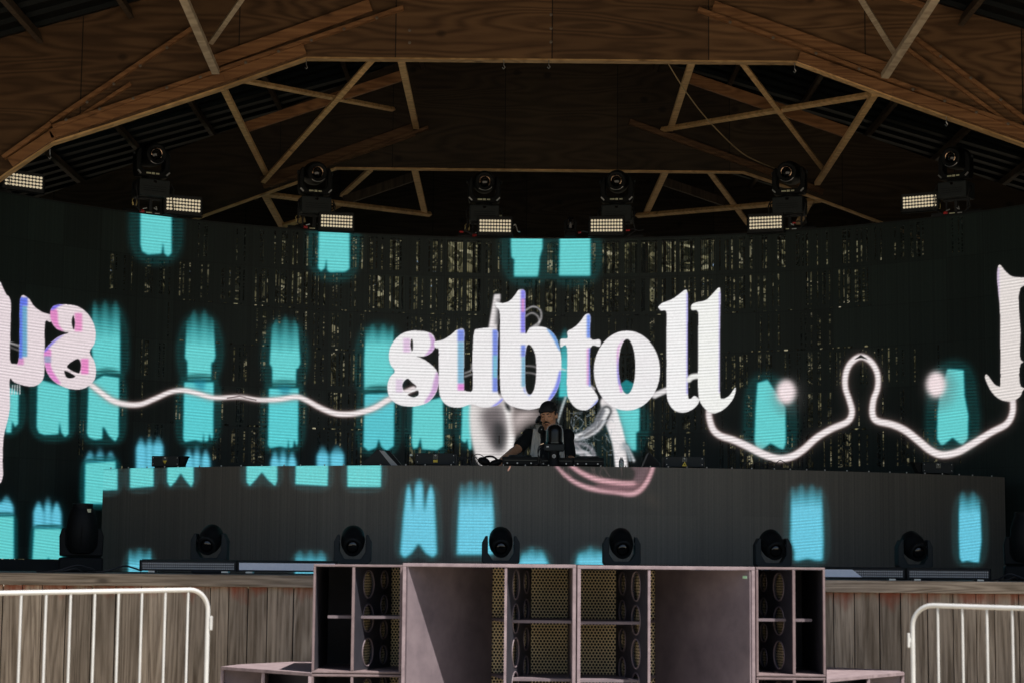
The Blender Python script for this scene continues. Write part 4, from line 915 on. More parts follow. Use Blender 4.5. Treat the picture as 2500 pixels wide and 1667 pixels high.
# low cabinets turned outwards on either side
def wing(pts, h, label, open_side):
    """pts: plan corners front-inner, front-outer, back-outer, back-inner; cabinet h deep down from its top z"""
    z1 = pts[0].z; P2 = [Vector((p.x, p.y, 0)) for p in pts]; c = sum(P2, Vector())/4; z0 = z1-h
    o = empty('speaker_cabinet', (c.x, c.y, z0), label=label, cat='speaker', group='low mauve cabinets angled outwards')
    up = lambda z: [Vector((p.x, p.y, z)) for p in P2]
    q = MB(); q.prism(up(z1-.02), (0, 0, .02)); q.prism(up(z0), (0, 0, .02))
    n = 4
    for i in (1, 2, 3):
        a, b = P2[i], P2[(i+1) % n]; nrm = Vector((-(b-a).y, (b-a).x, 0)).normalized(); s = .011*(1 if nrm.dot(c-(a+b)/2) > 0 else -1)
        q.board(a+nrm*s+Vector((0,0,(z0+z1)/2)), b+nrm*s+Vector((0,0,(z0+z1)/2)), h-.042, .02, nrm)
    q.build('cabinet', M['sub_edge'], o)
    a, b = P2[0], P2[1]; inn = (c-(a+b)/2).normalized()
    m0 = a.lerp(b, .52)
    q = MB(); q.board(m0+inn*.012+Vector((0,0,(z0+z1)/2)), m0+inn*.55+Vector((0,0,(z0+z1)/2)), h-.044, .02, (b-a)); q.build('divider', M['sub_edge'], o)
    q = MB(); q.board(b+inn*.06+(a-b)*.04+Vector((0,0,(z0+z1)/2)), m0+inn*.45+Vector((0,0,(z0+z1)/2)), h-.044, .016, inn); q.build('horn_panel', M['sub'], o)
    q = MB(); q.board(m0+inn*.35+Vector((0,0,(z0+z1)/2)), a+inn*.35+(b-a)*.05+Vector((0,0,(z0+z1)/2)), h-.044, .016, inn); q.build('back_panel', M['sub_in'], o)
    mid = m0.lerp(a, .5) + inn*.33 + Vector((0, 0, z1-.30)); q = MB(); rot = inn.to_track_quat('Z', 'Y').to_matrix()
    q.lathe([(.02, .03), (.10, .02), (.155, -.005), (.17, -.005), (.172, .01)], mid, rot, 28); q.build('driver_cone', M['black'], o, smooth=True)
    return o
zl = P(758, 1642, 12.92).z
def atz(px, py, z):
    d = R3 @ Vector(((px-CX)/FPX, -(py-CY)/FPX, -1)); k = (z-CAMZ)/d.z; return Vector((d.x*k, d.y*k, z))
wl_ = [atz(761, 1642, zl), atz(539, 1626, zl), atz(585, 1620.5, zl), atz(764, 1611.5, zl)]
wing(wl_, .62, 'low mauve cabinet angled out from the left stack, its top lit by sun', 0)
zr = P(2016, 1657, 12.75).z
wr_ = [atz(2018, 1657, zr), atz(2208, 1640, zr), atz(2190, 1635, zr), atz(2018, 1627, zr)]
wing(wr_, .62, 'low mauve cabinet angled out from the right stack, its top lit by sun', 0)

# ------------------------------------------------------------------ crowd barriers
def barrier(Z, pA, pB, corner_left, bars, label, clip_y, clip_px):
    """steel barrier at depth Z; pA outer end of the top rail, pB inner (rounded) end, in photo px"""
    o_z = 0.0; yaw = 0
    a = P(*pA, Z[0]); b = P(*pB, Z[1]); base = Vector((b.x, b.y, 0))
    o = empty('crowd_barrier', base, label=label, cat='barrier', group='steel crowd barriers')
    d = (a-b); d.normalize(); rad = .115; dn = Vector((0, 0, -1)); lean = Vector((0, 0, 0))
    r = .0125
    Lr = 2.3; far = b + d*Lr
    def at(s, z): q = b + d*s; return Vector((q.x, q.y, z))
    zt_ = b.z
    path = [at(rad + (1-k/6)*0, 0) for k in ()]
    arc = [b + d*(rad - rad*math.cos(t)) + Vector((0, 0, -rad + rad*math.sin(t))) for t in (math.pi/2*k/8 for k in range(9))]
    far_arc = [b + d*(Lr - rad + rad*math.cos(t)) + Vector((0, 0, -rad + rad*math.sin(t))) for t in (math.pi/2*k/8 for k in range(9))]
    zb = .12
    loop = [Vector((b.x, b.y, zb))] + arc + far_arc[::-1] + [Vector((far.x, far.y, zb))]
    q = MB(); q.tube(loop + [], r, 12); q.tube([Vector((b.x, b.y, zb+.03)), Vector((far.x, far.y, zb+.03+ (far.z-b.z)))], r*.85, 12)
    q.build('frame', M['galv'], o, smooth=True)
    for s in bars:
        p = b + d*s; q = MB(); q.tube([Vector((p.x, p.y, zb+.03)), Vector((p.x, p.y, p.z - r*.6))], .0066, 10); q.build('bar', M['galv'], o, smooth=True)
    for s in (.35, Lr-.35):
        p = b + d*s; nrm = Vector((-d.y, d.x, 0)).normalized(); q = MB()
        q.tube([Vector((p.x, p.y, zb)) , Vector((p.x, p.y, .03))], r*.8, 10); q.tube([Vector((p.x, p.y, .03))+nrm*.3, Vector((p.x, p.y, .05)), Vector((p.x, p.y, .03))-nrm*.3], r*.8, 10); q.build('foot', M['galv'], o, smooth=True)
    zc = P(clip_px, clip_y, Z[1]).z; q = MB(); q.box((b.x - (d.x*.026), b.y, zc), (.012, .03, .075)); q.box((b.x - d.x*.014, b.y, zc), (.03, .012, .02)); q.build('hook', M['galv'], o, bevel=.002)
    return o
def bar_s(pxs, pA, pB, Z):
    a = P(*pA, Z[0]); b = P(*pB, Z[1]); out = []
    for px in pxs:
        # intersect the view ray column with the rail line
        best = min(range(2001), key=lambda k: abs(proj(np.array(b.lerp(a, k/1000.)))[0] - px)); out.append((a-b).length*best/1000.)
    return out
ZL = (10.15, 10.9)
pA, pB = (0, 1447), (509, 1438)
sp = bar_s([460, 404, 347, 290, 232, 173, 113, 52], pA, pB, ZL); g_ = sp[1]-sp[0]
while sp[-1] + g_ < 2.25: sp.append(sp[-1]+g_)
barrier(ZL, pA, pB, False, sp, 'bright steel crowd barrier in front of the stage, left of the speakers', 1520, 515)
pA, pB = (2500, 1484), (2227, 1475.5)
ZR_ = (10.4, 10.7)
sp = bar_s([2289, 2349, 2409, 2471], pA, pB, ZR_); g_ = sp[1]-sp[0]
while sp[-1] + g_ < 2.25: sp.append(sp[-1]+g_)
barrier(ZR_, pA, pB, True, sp, 'bright steel crowd barrier in front of the stage, right of the speakers', 1562, 2222)

# ------------------------------------------------------------------ stage lights on the floor
FB = FLOOR
GREY_LABEL = M['white']
def floor_head(label):
    o = empty('moving_head_light', label=label, cat='stage light', group='small moving head lights along the stage floor')
    q = MB(); q.box((0, 0, .035), (.24, .20, .07)); q.build('base', M['lamp_base'], o, bevel=.012, local=True)
    q = MB()   # U yoke with chamfered corners, one piece
    out = [(-.145, .10), (-.145, .235), (-.118, .285), (-.100, .285), (-.098, .165), (-.062, .112), (.062, .112), (.098, .165), (.100, .285), (.118, .285), (.145, .235), (.145, .10), (.112, .072), (-.112, .072)]
    q.prism([Vector((x, -.045, z)) for x, z in out], (0, .09, 0)); q.build('yoke', M['lamp_base'], o, bevel=.008, local=True)
    q = MB(); rot = Euler((R(115), 0, 0)); c = (0, -.01, .235)
    q.lathe([(.03, -.135), (.062, -.128), (.088, -.085), (.092, -.02), (.088, .03), (.072, .055), (.070, .098), (.060, .105), (.050, .104), (.048, .085)], c, rot, 32)
    h = q.build('head', M['black'], o, smooth=True, local=True)
    mtx = rot.to_matrix(); f = Vector(c)
    q = MB(); q.lathe([(.0455, .0), (.044, .010), (.036, .020), (.02, .026), (.004, .028)], f + mtx @ Vector((0, 0, .086)), rot, 28); q.build('lens', M['glass'], h, smooth=True, local=True)
    q = MB(); q.box(f + mtx @ Vector((0, -.0925, -.045)), (.022, .004, .020), Matrix.Rotation(R(115), 3, 'X')); q.build('maker_badge', mat('grey_badge', (.30, .29, .26), .5), h, local=True)
    for s in (-1, 1):
        q = MB(); q.lathe([(.012, 0), (.012, .012), (.006, .016)], (s*.098, -.01, .235), Euler((0, s*R(90), 0)), 14); q.build('pivot_bolt', M['metal'], o, smooth=True, local=True)
    return o
fh = floor_head('')
places = [(508, 1376, -8, 'first small moving head from the left, on the stage floor before the booth'),
          (860, 1376, 3, 'small moving head on the stage floor between the small and large cyan blocks'),
          (1222, 1376, 2, 'small moving head overlapping the right edge of a tall cyan column'),
          (1517, 1376, 4, 'small moving head on the stage floor right below the pink curve'),
          (1888, 1376, 10, 'small moving head just left of the widest cyan column on the right'),
          (2240, 1378, 13, 'last small moving head before the right end of the booth')]
for i, (px, py, yaw, lb) in enumerate(places):
    o = fh if i == 0 else copy_tree(fh)
    X = P(px, 1380, 16.0).x; o.location = (X, 16.0 + .045*X*X*.3, FB); o.rotation_euler = (0, 0, R(yaw)); o['label'] = lb
    o.scale = (1.04, 1.0, 1.13)
for (px, lb, sg) in ((197, 'big black moving light standing upright at the left end of the booth', 1), (2505, 'big black moving light standing upright at the right end of the booth', -1)):
    o = empty('wash_light', (0, 0, 0), label=lb, cat='stage light', group='large upright moving lights at the booth ends')
    q = MB(); q.box((0, 0, .055), (.34, .30, .11)); q.build('base', M['black'], o, bevel=.015, local=True)
    q = MB()
    out = [(-.165, .12), (-.170, .27), (-.150, .33), (-.118, .33), (-.116, .20), (-.09, .155), (.09, .155), (.116, .20), (.118, .33), (.150, .33), (.170, .27), (.165, .12)]
    q.prism([Vector((x, -.05, z)) for x, z in out], (0, .10, 0)); q.build('yoke', M['black'], o, bevel=.01, local=True)
    q = MB(); q.lathe([(.06, .14), (.095, .15), (.118, .20), (.122, .30), (.112, .40), (.088, .475), (.080, .485), (.080, .515), (.066, .515), (.064, .49)], (0, 0, .0), Euler((R(4), 0, 0)), 32, sx=1, sy=.9)
    h = q.build('head', M['black'], o, smooth=True, local=True)
    for k in range(5):
        a = R(200 + k*35); q = MB(); q.tube([(.118*math.cos(a), .106*math.sin(a)-.02, .20), (.124*math.cos(a), .112*math.sin(a)-.02, .30), (.112*math.cos(a), .101*math.sin(a)-.02, .40), (.09*math.cos(a), .081*math.sin(a)-.02, .47)], .004, 6); q.build('cooling_rib', M['black'], h, local=True)
    q = MB(); q.box((.05, -.105, .46), (.03, .004, .025)); q.build('tag', M['cream'], h, local=True)
    X = P(px, 1380, 16.6).x; o.location = (X, 16.6, FB); o.rotation_euler = (0, 0, R(12*sg)); o.scale = (1.06, 1.06, 1.10)

# LED light bars along the stage front
def light_bar(L, label, lens='bar_lens'):
    o = empty('light_bar', label=label, cat='light bar', group='long led light bars along the stage front')
    q = MB(); q.prism([Vector((-L/2, y, z)) for y, z in ((-.04, .012), (-.045, .085), (.03, .10), (.05, .085), (.05, .012))], (L, 0, 0)); q.build('housing', M['black_matte'], o, bevel=.003, local=True)
    q = MB(); q.prism([Vector((-L/2+.015, y, z)) for y, z in ((-.0415, .024), (-.0465, .078), (-.0525, .078), (-.0475, .024))], (L-.03, 0, 0)); q.build('lens_strip', M[lens], o, local=True)
    for s in (-1, 1):
        q = MB(); q.box((s*L*.38, .01, .006), (.05, .12, .012)); q.build('foot', M['metal'], o, local=True)
        q = MB(); q.box((s*(L/2+.003), .002, .052), (.006, .10, .085)); q.build('end_cap', M['black'], o, bevel=.002, local=True)
    return o
ZBAR = 15.35
first = {}
for x0, x1, kind, lb in ((342, 577, 'bar_lens', 'black light bar with grey ribbed lens, first from the left end of the stage'),
                     (579, 822, 'bar_white', 'light bar with a pale lavender diffuser, cut off by the left speaker stack'),
                     (1140, 1395, 'bar_lens', 'light bar behind the middle of the speaker cabinets'),
                     (1397, 1674, 'bar_lens', 'thin strip of light bar above the right centre cabinet'),
                     (1677, 1947, 'bar_white', 'pale light bar left of the one whose diffuser is half bare'),
                     (1950, 2206, 'half', 'light bar with its diffuser only on the left half, right of the speakers'),
                     (2212, 2414, 'bar_lens', 'black light bar with grey ribbed lens at the right end of the row')):
    A_p, B_p = P(x0, 1380, ZBAR), P(x1, 1380, ZBAR); L = B_p.x - A_p.x
    o = light_bar(L, lb, 'bar_lens' if kind == 'half' else kind)
    if kind == 'half':
        q = MB(); q.prism([Vector((-L/2+.014, -.056, .022)), Vector((L*.09, -.056, .022)), Vector((L*.00, -.058, .079)), Vector((-L/2+.014, -.058, .079))], (0, .003, 0)); q.build('diffuser', M['bar_white'], o, local=True)
    o.location = ((A_p.x+B_p.x)/2, ZBAR + (.05 if x0 < 1000 else 0), FB + (.010 if x0 < 1000 else 0.0))

# ------------------------------------------------------------------ lights standing on the LED wall
def wall_at(px):
    best = None
    for k in range(400):
        t = -1.05 + 2.1*k/399; v = np.array([WX+WR*math.sin(t), WCY+WR*math.cos(t), WTOP]); x, y = proj(v)
        if best is None or abs(x-px) < best[0]: best = (abs(x-px), t)
    return best[1]
def on_wall(px, inset=.0):
    t = wall_at(px); return Vector((WX + (WR-inset)*math.sin(t), WCY + (WR-inset)*math.cos(t), WTOP)), -t
def spot(label):
    o = empty('spot_light', label=label, cat='stage light', group='large moving spot lights standing on top of the led wall')
    q = MB(); q.box((0, 0, .245), (.30, .24, .16)); b = q.build('base', M['lamp_base'], o, bevel=.012, local=True)
    q = MB(); q.box((0, -.122, .30), (.03, .006, .02)); q.build('display', M['black_gloss'], b, local=True)
    for k in range(3): q = MB(); q.box((0, -.1212, .215+k*.02), (.22, .004, .004)); q.build('vent', M['black'], b, local=True)
    q = MB(); q.lathe([(.09, .325), (.09, .352)], seg=24); q.build('turntable', M['black'], o, local=True)
    q = MB()
    out = [(-.150, .36), (-.165, .42), (-.165, .56), (-.140, .62), (-.115, .62), (-.115, .45), (-.09, .415), (.09, .415), (.115, .45), (.115, .62), (.140, .62), (.165, .56), (.165, .42), (.150, .36)]
    q.prism([Vector((x, -.06, z)) for x, z in out], (0, .12, 0)); y = q.build('yoke', M['black'], o, bevel=.01, local=True)
    for xx, w in ((-.045, .045), (.0, .028), (.042, .032)):
        q = MB(); q.box((xx, -.0625, .388), (w, .004, .013 if xx else .018)); q.build('print', M['cream'], y, local=True)
    rot = Euler((R(96), 0, 0)); c = Vector((0, .02, .575))
    q = MB(); q.lathe([(.05, -.18), (.10, -.17), (.112, -.05), (.112, .06), (.098, .12), (.096, .165), (.082, .172), (.062, .168), (.056, .12)], c, rot, 36); h = q.build('head', M['black'], o, smooth=True, local=True)
    mt = rot.to_matrix()
    q = MB(); q.lathe([(.056, 0), (.053, .012), (.04, .026), (.02, .034), (.003, .036)], c + mt @ Vector((0, 0, .125)), rot, 30); q.build('lens', M['glass'], h, smooth=True, local=True)
    q = MB(); q.tube([c + mt @ Vector((.0505*math.cos(a), -.0505*math.sin(a), .168)) for a in (R(-200+k*11.2) for k in range(23))], .0045, 8); q.build('lens_rim', M['ring'], h, smooth=True, local=True)
    q = MB(); q.tube([c + mt @ Vector((.092*math.cos(a), -.092*math.sin(a), .172)) for a in (R(40+k*8) for k in range(12))], .003, 6); q.build('rim_glint', M['metal'], h, smooth=True, local=True)
    for s in (-1, 1):
        q = MB(); q.lathe([(.02, 0), (.02, .01), (.01, .016)], (s*.165, 0, .575), Euler((0, s*R(90), 0)), 14); q.build('pivot_bolt', M['lamp_base'], y, local=True)
        q = MB(); q.board((s*.156, -.075, .405), (s*.125, -.075, .375), .012, .012); q.build('lock_lever', M['metal'], y, local=True)
        # handles and connectors at the sides of the base
        q = MB(); q.tube([(s*.155, -.05, .21), (s*.178, -.06, .22), (s*.178, -.06, .27), (s*.155, -.05, .28)], .007, 8); q.build('handle', M['black'], b, local=True)
        q = MB(); q.tube([(s*.165, -.09, .30), (s*.185, -.12, .24), (s*.17, -.13, .15), (s*.19, -.12, .06), (s*.12, -.10, .02)], .006, 8); q.build('power_cable', M['cable'], o, local=True)
    # truss clamp under the base, with its catches
    q = MB(); q.box((0, 0, .155), (.26, .05, .016)); q.box((0, 0, .08), (.03, .04, .15)); q.box((-.11, .02, .08), (.016, .03, .15)); q.box((.11, .02, .08), (.016, .03, .15)); q.build('clamp_frame', M['black_matte'], o, bevel=.002, local=True)
    q = MB(); q.tube([(-.26, 0, .025), (.26, 0, .025)], .024, 12); q.build('truss_tube', M['black_matte'], o, smooth=True, local=True)
    for a, b2, mm in (((-.09, -.05, .05), (-.05, -.05, .062), 'metal'), ((-.055, -.05, .022), (.0, -.05, .022), 'cream'), ((.03, -.05, .02), (.075, -.05, .02), 'metal'), ((.02, -.05, .07), (.05, -.05, .052), 'metal'), ((.05, -.05, .052), (.04, -.05, .085), 'metal')):
        q = MB(); q.board(a, b2, .009, .006); q.build('catch', M[mm], o, local=True)
    q = MB(); q.lathe([(.012, 0), (.014, .02), (.012, .04)], (-.115, -.05, .03), Euler((0, R(90), 0)), 12); q.build('red_plug', M['red'], o, local=True)
    for s in (-.006, .022):
        q = MB(); q.tube([(-.175+s, -.05, .14), (-.185+s*1.6, -.055, .12), (-.18+s*1.5, -.055, .10)], .0035, 6); q.tube([(-.182+s*1.4, -.055, .10), (-.178+s, -.055, .075)], .008, 8); q.build('brass_clip', M['gold'], o, local=True)
    return o
sp0 = spot('')
spots = [(-12, 0, 'moving spot light cut off by the left edge of the photo'), (375, .0, 'moving spot light above the narrow cyan tab at the left, brass clips at its side'),
         (768, .0, 'moving spot light above the second cyan tab, a red plug below it'), (1178, .02, 'moving spot light on the wall left of the centre pair of cyan tabs'),
         (1502, .02, 'moving spot light on the wall right of the little beam light'), (1922, .0, 'moving spot light in front of the lower right rafter'), (2330, .0, 'moving spot light highest on the right, beside the far right blinder')]
Hs = {375: 345, 768: 392, 1178: 415, 1502: 413, 1922: 391, 2330: 355, -12: 332}
for i, (px, ins, lb) in enumerate(spots):
    o = sp0 if i == 0 else copy_tree(sp0); p, rz = on_wall(px, -.06); o.location = p; o.rotation_euler = (0, 0, rz*.8); o['label'] = lb
    px_, py_ = proj(np.array(p)); want = (py_ - Hs[px])/FPX*p.y; o.scale = (want/.68*.98, want/.68*.98, want/.68)
def blinder(label):
    o = empty('blinder_panel', label=label, cat='stage light', group='led blinder panels with rows of round lenses on the wall top')
    q = MB(); q.box((0, .035, 0), (.36, .07, .20)); q.build('housing', M['black_matte'], o, bevel=.006, local=True)
    q = MB()
    for s in (-1, 1): q.box((s*.186, .03, -.02), (.01, .05, .14))
    q.box((0, .03, -.108), (.38, .04, .012)); q.build('bracket', M['black'], o, local=True)
    l0 = None
    for j in range(4):
        for i in range(11):
            if l0 is None:
                q = MB(); q.lathe([(.0128, -.002), (.0128, .004), (.010, .007), (.004, .005), (.001, .0035)], seg=14, rot=Euler((R(90), 0, 0))); l0 = q.build('lens', M['lamp'], o, smooth=True, local=True); l = l0
            else: l = l0.copy(); COL.objects.link(l); l.parent = o
            l.location = (-.150 + i*.030, -.001, .052 - j*.0345)
    return o
bl0 = blinder('')
for i, (cx_, cy_, w, roll, lb) in enumerate(((58, 442, 78, -8, 'blinder panel at the far left edge of the wall top'), (448, 501, 78, -5.5, 'blinder panel right of the spot light with the brass clips'),
        (822, 541, 76, -3.5, 'blinder panel above the second cyan tab from the left'), (1209, 552, 78, 0, 'blinder panel below the spot light left of centre'),
        (1481, 551, 78, 2.5, 'blinder panel right of the little beam light'), (1869, 544, 77, 4.5, 'blinder panel overlapping the wall left of the rafter end'), (2245, 493, 74, 6, 'blinder panel at the far right below the highest right spot light'))):
    o = bl0 if i == 0 else copy_tree(bl0)
    p, rz = on_wall(cx_, .10); q = P(cx_, cy_, p.y); o.location = q; o.rotation_euler = (0, R(-roll*.0), rz*.75); s = w/FPX*p.y/.326; o.scale = (s/max(.75, math.cos(rz*.75)), s, s); o['label'] = lb
# small beam light at the centre
p, rz = on_wall(1389, -.02)
o = empty('beam_light', (0, 0, 0), label='little black beam light between the two centre spot lights', cat='stage light')
q = MB(); q.box((0, 0, .05), (.13, .12, .06)); q.build('base', M['black'], o, bevel=.01, local=True)
q = MB(); q.prism([Vector((x, -.03, z)) for x, z in ((-.07, .08), (-.07, .19), (-.05, .22), (-.042, .21), (-.042, .11), (.042, .11), (.042, .21), (.05, .22), (.07, .19), (.07, .08))], (0, .06, 0)); q.build('yoke', M['black'], o, bevel=.005, local=True)
q = MB(); q.lathe([(.025, .10), (.038, .12), (.040, .20), (.036, .235), (.02, .24)], (0, 0, 0), None, 24); h = q.build('head', M['black_gloss'], o, smooth=True, local=True)
for s in (-1, 1): q = MB(); q.tube([(s*.027, -.032, .15), (s*.026, -.030, .215)], .003, 6); q.build('highlight_strip', M['metal'], h, local=True)
o.location = p; o.scale = (.95, .95, .95)
# loose leads with coloured plugs lying on the wall top
for i, (x0, y0, x1, y1, c1, lb) in enumerate(((1122, 566, 1164, 570, 'red', 'short stage lead with red plug left of the centre left blinder'), (1412, 569, 1442, 564, 'red', 'short stage lead with red plug left of the centre right blinder'), (1528, 563, 1572, 561, 'red', 'short stage lead with red plug right of the centre right blinder'), (1250, 556, 1270, 566, 'metal', 'coiled pale lead hooked at the right of the centre left blinder'), (1935, 545, 1970, 541, 'red', 'short stage lead with red plug under the right spot light'))):
    p, rz = on_wall((x0+x1)/2, .07); a, b = P(x0, y0, p.y), P(x1, y1, p.y); o = empty('stage_lead', a, label=lb, cat='cable')
    q = MB(); q.tube([Vector(v) for v in spline([tuple(a), tuple(a.lerp(b, .4) + Vector((0, 0, .012 if i != 3 else .05))), tuple(a.lerp(b, .7)+Vector((0, 0, -.006))), tuple(b)], 6)], .0055, 8); q.build('wire', M['cable' if i != 3 else 'metal'], o, smooth=True)
    q = MB(); q.tube([a, a.lerp(b, .22)], .009, 10); q.build('plug', M[c1], o, smooth=True)
q_ = on_wall(1221, .02)[0]; a = P(1221, 529, q_.y); o = empty('paper_tag', a, label='small pale paper tag beside the base of the spot light left of centre', cat='tag')
q = MB(); q.box(a, (.05, .004, .028)); q.build('sheet', M['cream'], o)

# ------------------------------------------------------------------ things on the booth counter
def bdepth(px, back=.25):
    X = P(px, 1139, 17).x; return BZ + BR - math.sqrt(BR*BR - (X-BX)**2) + back
def bpos(px, back=.25): Z = bdepth(px, back); return Vector((P(px, 1139, Z).x, Z, BTOP))
def laser(px, w_px, h_px, yaw, sticker, label, wing_side=0):
    p = bpos(px, .22); s = p.y/FPX; w, h = w_px*s, h_px*s
    o = empty('laser_projector', p, R(yaw), label, 'laser', 'flat laser projectors standing on the booth counter')
    q = MB(); q.box((0, .13, .012 + h*.46), (w, .26, h*.84)); b = q.build('case', M['lamp_base'], o, bevel=.006, local=True)
    q = MB(); q.box((0, -.004, .012+h*.62), (.045, .012, h*.36)); q.build('aperture', M['black_gloss'], b, local=True)
    q = MB(); q.lathe([(.007, 0), (.006, .004), (.002, .005)], (.0, -.011, .012+h*.72), Euler((R(90), 0, 0)), 12); q.build('lens', M['white'], b, local=True)
    if sticker == 'tri':
        q = MB(); q.prism([Vector((-.022, -.013, .012+h*.12)), Vector((.022, -.013, .012+h*.12)), Vector((0, -.013, .012+h*.48))] if not wing_side else [Vector((-.018, -.013, .012+h*.5)), Vector((.018, -.013, .012+h*.5)), Vector((0, -.013, .012+h*.18))], (0, .002, 0)); q.build('warning_sticker', M['yellow'], b, local=True)
        q = MB(); q.lathe([(.0045, 0), (.0045, .001)], (0, -.0135, .012+h*.25), Euler((R(90), 0, 0)), 10); q.build('warning_mark', M['black'], b, local=True)
    elif sticker == 'bar': q = MB(); q.box((0, -.0105, .012+h*.30), (.038, .003, h*.18)); q.build('warning_sticker', M['yellow'], b, local=True)
    for s2 in (-1, 1):
        for zz in (.25, .72): q = MB(); q.lathe([(.004, 0), (.003, .003)], (s2*w*.44, -.0005, .012+h*zz), Euler((R(90), 0, 0)), 8); q.build('screw', M['metal'], b, local=True)
        q = MB(); q.box((s2*w*.36, .05, .008), (.03, .03, .016)); q.build('foot', M['black'], o, local=True)
    if wing_side:
        q = MB(); q.prism([Vector((wing_side*w*.32, .0, h*.95)), Vector((wing_side*w*.80, .02, h*.99)), Vector((wing_side*w*.74, .02, h*.86)), Vector((wing_side*w*.62, .02, .02)), Vector((wing_side*w*.53, .01, .02)), Vector((wing_side*w*.53, .0, h*.86)), Vector((wing_side*w*.32, .0, h*.88))], (0, .10, 0)); q.build('mount_bracket', M['black'], o, bevel=.003, local=True)
    return o
laser(403, 68, 31, -5, 'tri', 'laser projector at the left end of the booth counter with a downward yellow triangle', 1)
laser(1063, 100, 34, 0, 'bar', 'laser projector with a small yellow label, left of the headphones on the counter')
laser(1671, 98, 31, 0, 'tri', 'laser projector with a yellow warning triangle, right of the bottle')
laser(2290, 78, 32, 6, '', 'laser projector at the right end of the booth counter without a sticker', -1)
def wedge(px, w_px, h_px, mirror, label, face):
    p = bpos(px, .2); s = p.y/FPX; w, h = w_px*s, h_px*s; k = -1 if mirror else 1
    o = empty('stage_monitor', p, 0, label, 'speaker', 'black wedge monitors lying on the booth counter')
    out = [(-w*.5, 0), (-w*.04, h), (w*.10, h*.95), (w*.40, .01), (w*.40, 0)] if face else [(-w*.45, .0), (-w*.10, h), (w*.46, h*.30), (w*.46, 0)]
    q = MB(); q.prism([Vector((k*x, 0, z)) for x, z in out], (0, .34, 0)); q.build('cabinet', M['lamp_base'], o, bevel=.006, local=True)
    if face:
        q = MB(); q.prism([Vector((x, y, z)) for x, y, z in ((w*.00, -.006, h*.93), (w*.12, -.006, h*.90), (w*.46, -.006, .012), (w*.30, -.006, .012))], (0, .005, 0)); q.build('edge_trim', mat('grey_trim', (.35, .36, .36), .5), o, local=True)
        q = MB(); q.prism([Vector((x, y, z)) for x, y, z in ((w*.13, -.004, h*.96), (w*.26, -.004, h*.90), (w*.56, -.004, .012), (w*.44, -.004, .012))], (0, .26, 0)); q.build('grille', M['black'], o, local=True)
    else:
        q = MB(); q.prism([Vector((k*(-w*.38), -.004, .02)), Vector((k*(-w*.10), -.004, h*.90)), Vector((k*(w*.38), -.004, h*.30)), Vector((k*w*.38, -.004, .02))], (0, .006, 0)); q.build('side_panel', M['black'], o, local=True)
wedge(925, 100, 43, False, 'wedge stage monitor with a pale edge on the left part of the counter', True)
wedge(1590, 50, 41, False, 'small dark wedge monitor between the bottle and the right laser', False)
# decks and mixer
def deck(px, w_px, h, label, name='media_player', cat='media player'):
    p = bpos(px, .12); s = p.y/FPX; w = w_px*s
    o = empty(name, p, 0, label, cat, 'dj players on the counter' if name == 'media_player' else None)
    q = MB(); q.prism([Vector((-w/2, y, z)) for y, z in ((.0, .015), (.0, h*.80), (.36, h), (.36, .015))], (w, 0, 0)); b = q.build('body', M['black'], o, bevel=.004, local=True)
    q = MB(); q.box((0, -.003, h*.52), (w*.92, .005, .004)); q.build('front_groove', M['black_gloss'], b, local=True)
    for xx in (-.36, -.08, .30):
        q = MB(); q.lathe([(.008, 0), (.009, .006), (.005, .009)], (w*xx, -.002, h*.28), Euler((R(90), 0, 0)), 12); q.build('socket', M['metal'], b, local=True)
    for xx in (-.4, .4): q = MB(); q.box((w*xx, .05, .0075), (.03, .03, .015)); q.build('foot', M['black_matte'], o, local=True)
    if name == 'media_player':
        q = MB(); q.lathe([(.10, 0), (.10, .012), (.09, .016)], (0, .16, h*.89), Euler((math.atan(h*.2/.36), 0, 0)), 28); q.build('jog_wheel', M['lamp_base'], o, smooth=True, local=True)
    else:
        for i in range(4):
            for j in range(3): q = MB(); q.lathe([(.009, 0), (.007, .018)], (-w*.35+i*w*.23, .08+j*.09, h*.84+j*.01), None, 10); q.build('knob', M['lamp_base'], o, local=True)
    return o
deck(1270, 88, .105, 'black media player under the reaching arm, left of the mixer')
deck(1357, 84, .098, 'black mixer in the middle of the decks behind the domed camera', 'dj_mixer', 'mixer')
deck(1437, 74, .100, 'black media player right of the mixer, in front of the bottle')
# domed unit in front of the performer
p = bpos(1352, .06); s = p.y/FPX
o = empty('dome_camera', p, 0, 'smoked dome unit on a squat grey base in front of the performer', 'camera')
q = MB(); q.box((.002, 0, .165-.005), (.172, .11, .062)); b = q.build('housing', M['lamp_base'], o, bevel=.012, local=True)
q = MB(); q.box((-.055, -.057, .165), (.020, .003, .010)); q.build('print', M['white'], b, local=True)
q = MB(); q.lathe([(.05, .0), (.055, .008), (.045, .05), (.05, .13)], (0, 0, 0), None, 24); q.build('stand', M['black'], o, smooth=True, local=True)
q = MB(); q.lathe([(.068, .190), (.076, .195), (.076, .207), (.068, .210)], (.006, 0, 0), None, 32); q.build('collar', M['black_gloss'], o, smooth=True, local=True)
q = MB(); q.lathe([(.066, .208), (.067, .29), (.064, .315), (.054, .338), (.036, .352), (.015, .358), (.001, .359)], (.006, 0, 0), None, 36); q.build('dome', M['smoke'], o, smooth=True, local=True)
q = MB(); q.tube([(.006 + .071*math.cos(a)*(1), -.01, .29 + .075*math.sin(a)) for a in (math.pi*k/16 for k in range(17))][::-1] , .0017, 8); q.tube([(-.0655, -.012, .21), (-.0655, -.012, .29)], .0017, 8); q.tube([(.0775, -.012, .21), (.0775, -.012, .29)], .0017, 8); q.build('dome_rim', M['metal'], o, smooth=True, local=True)
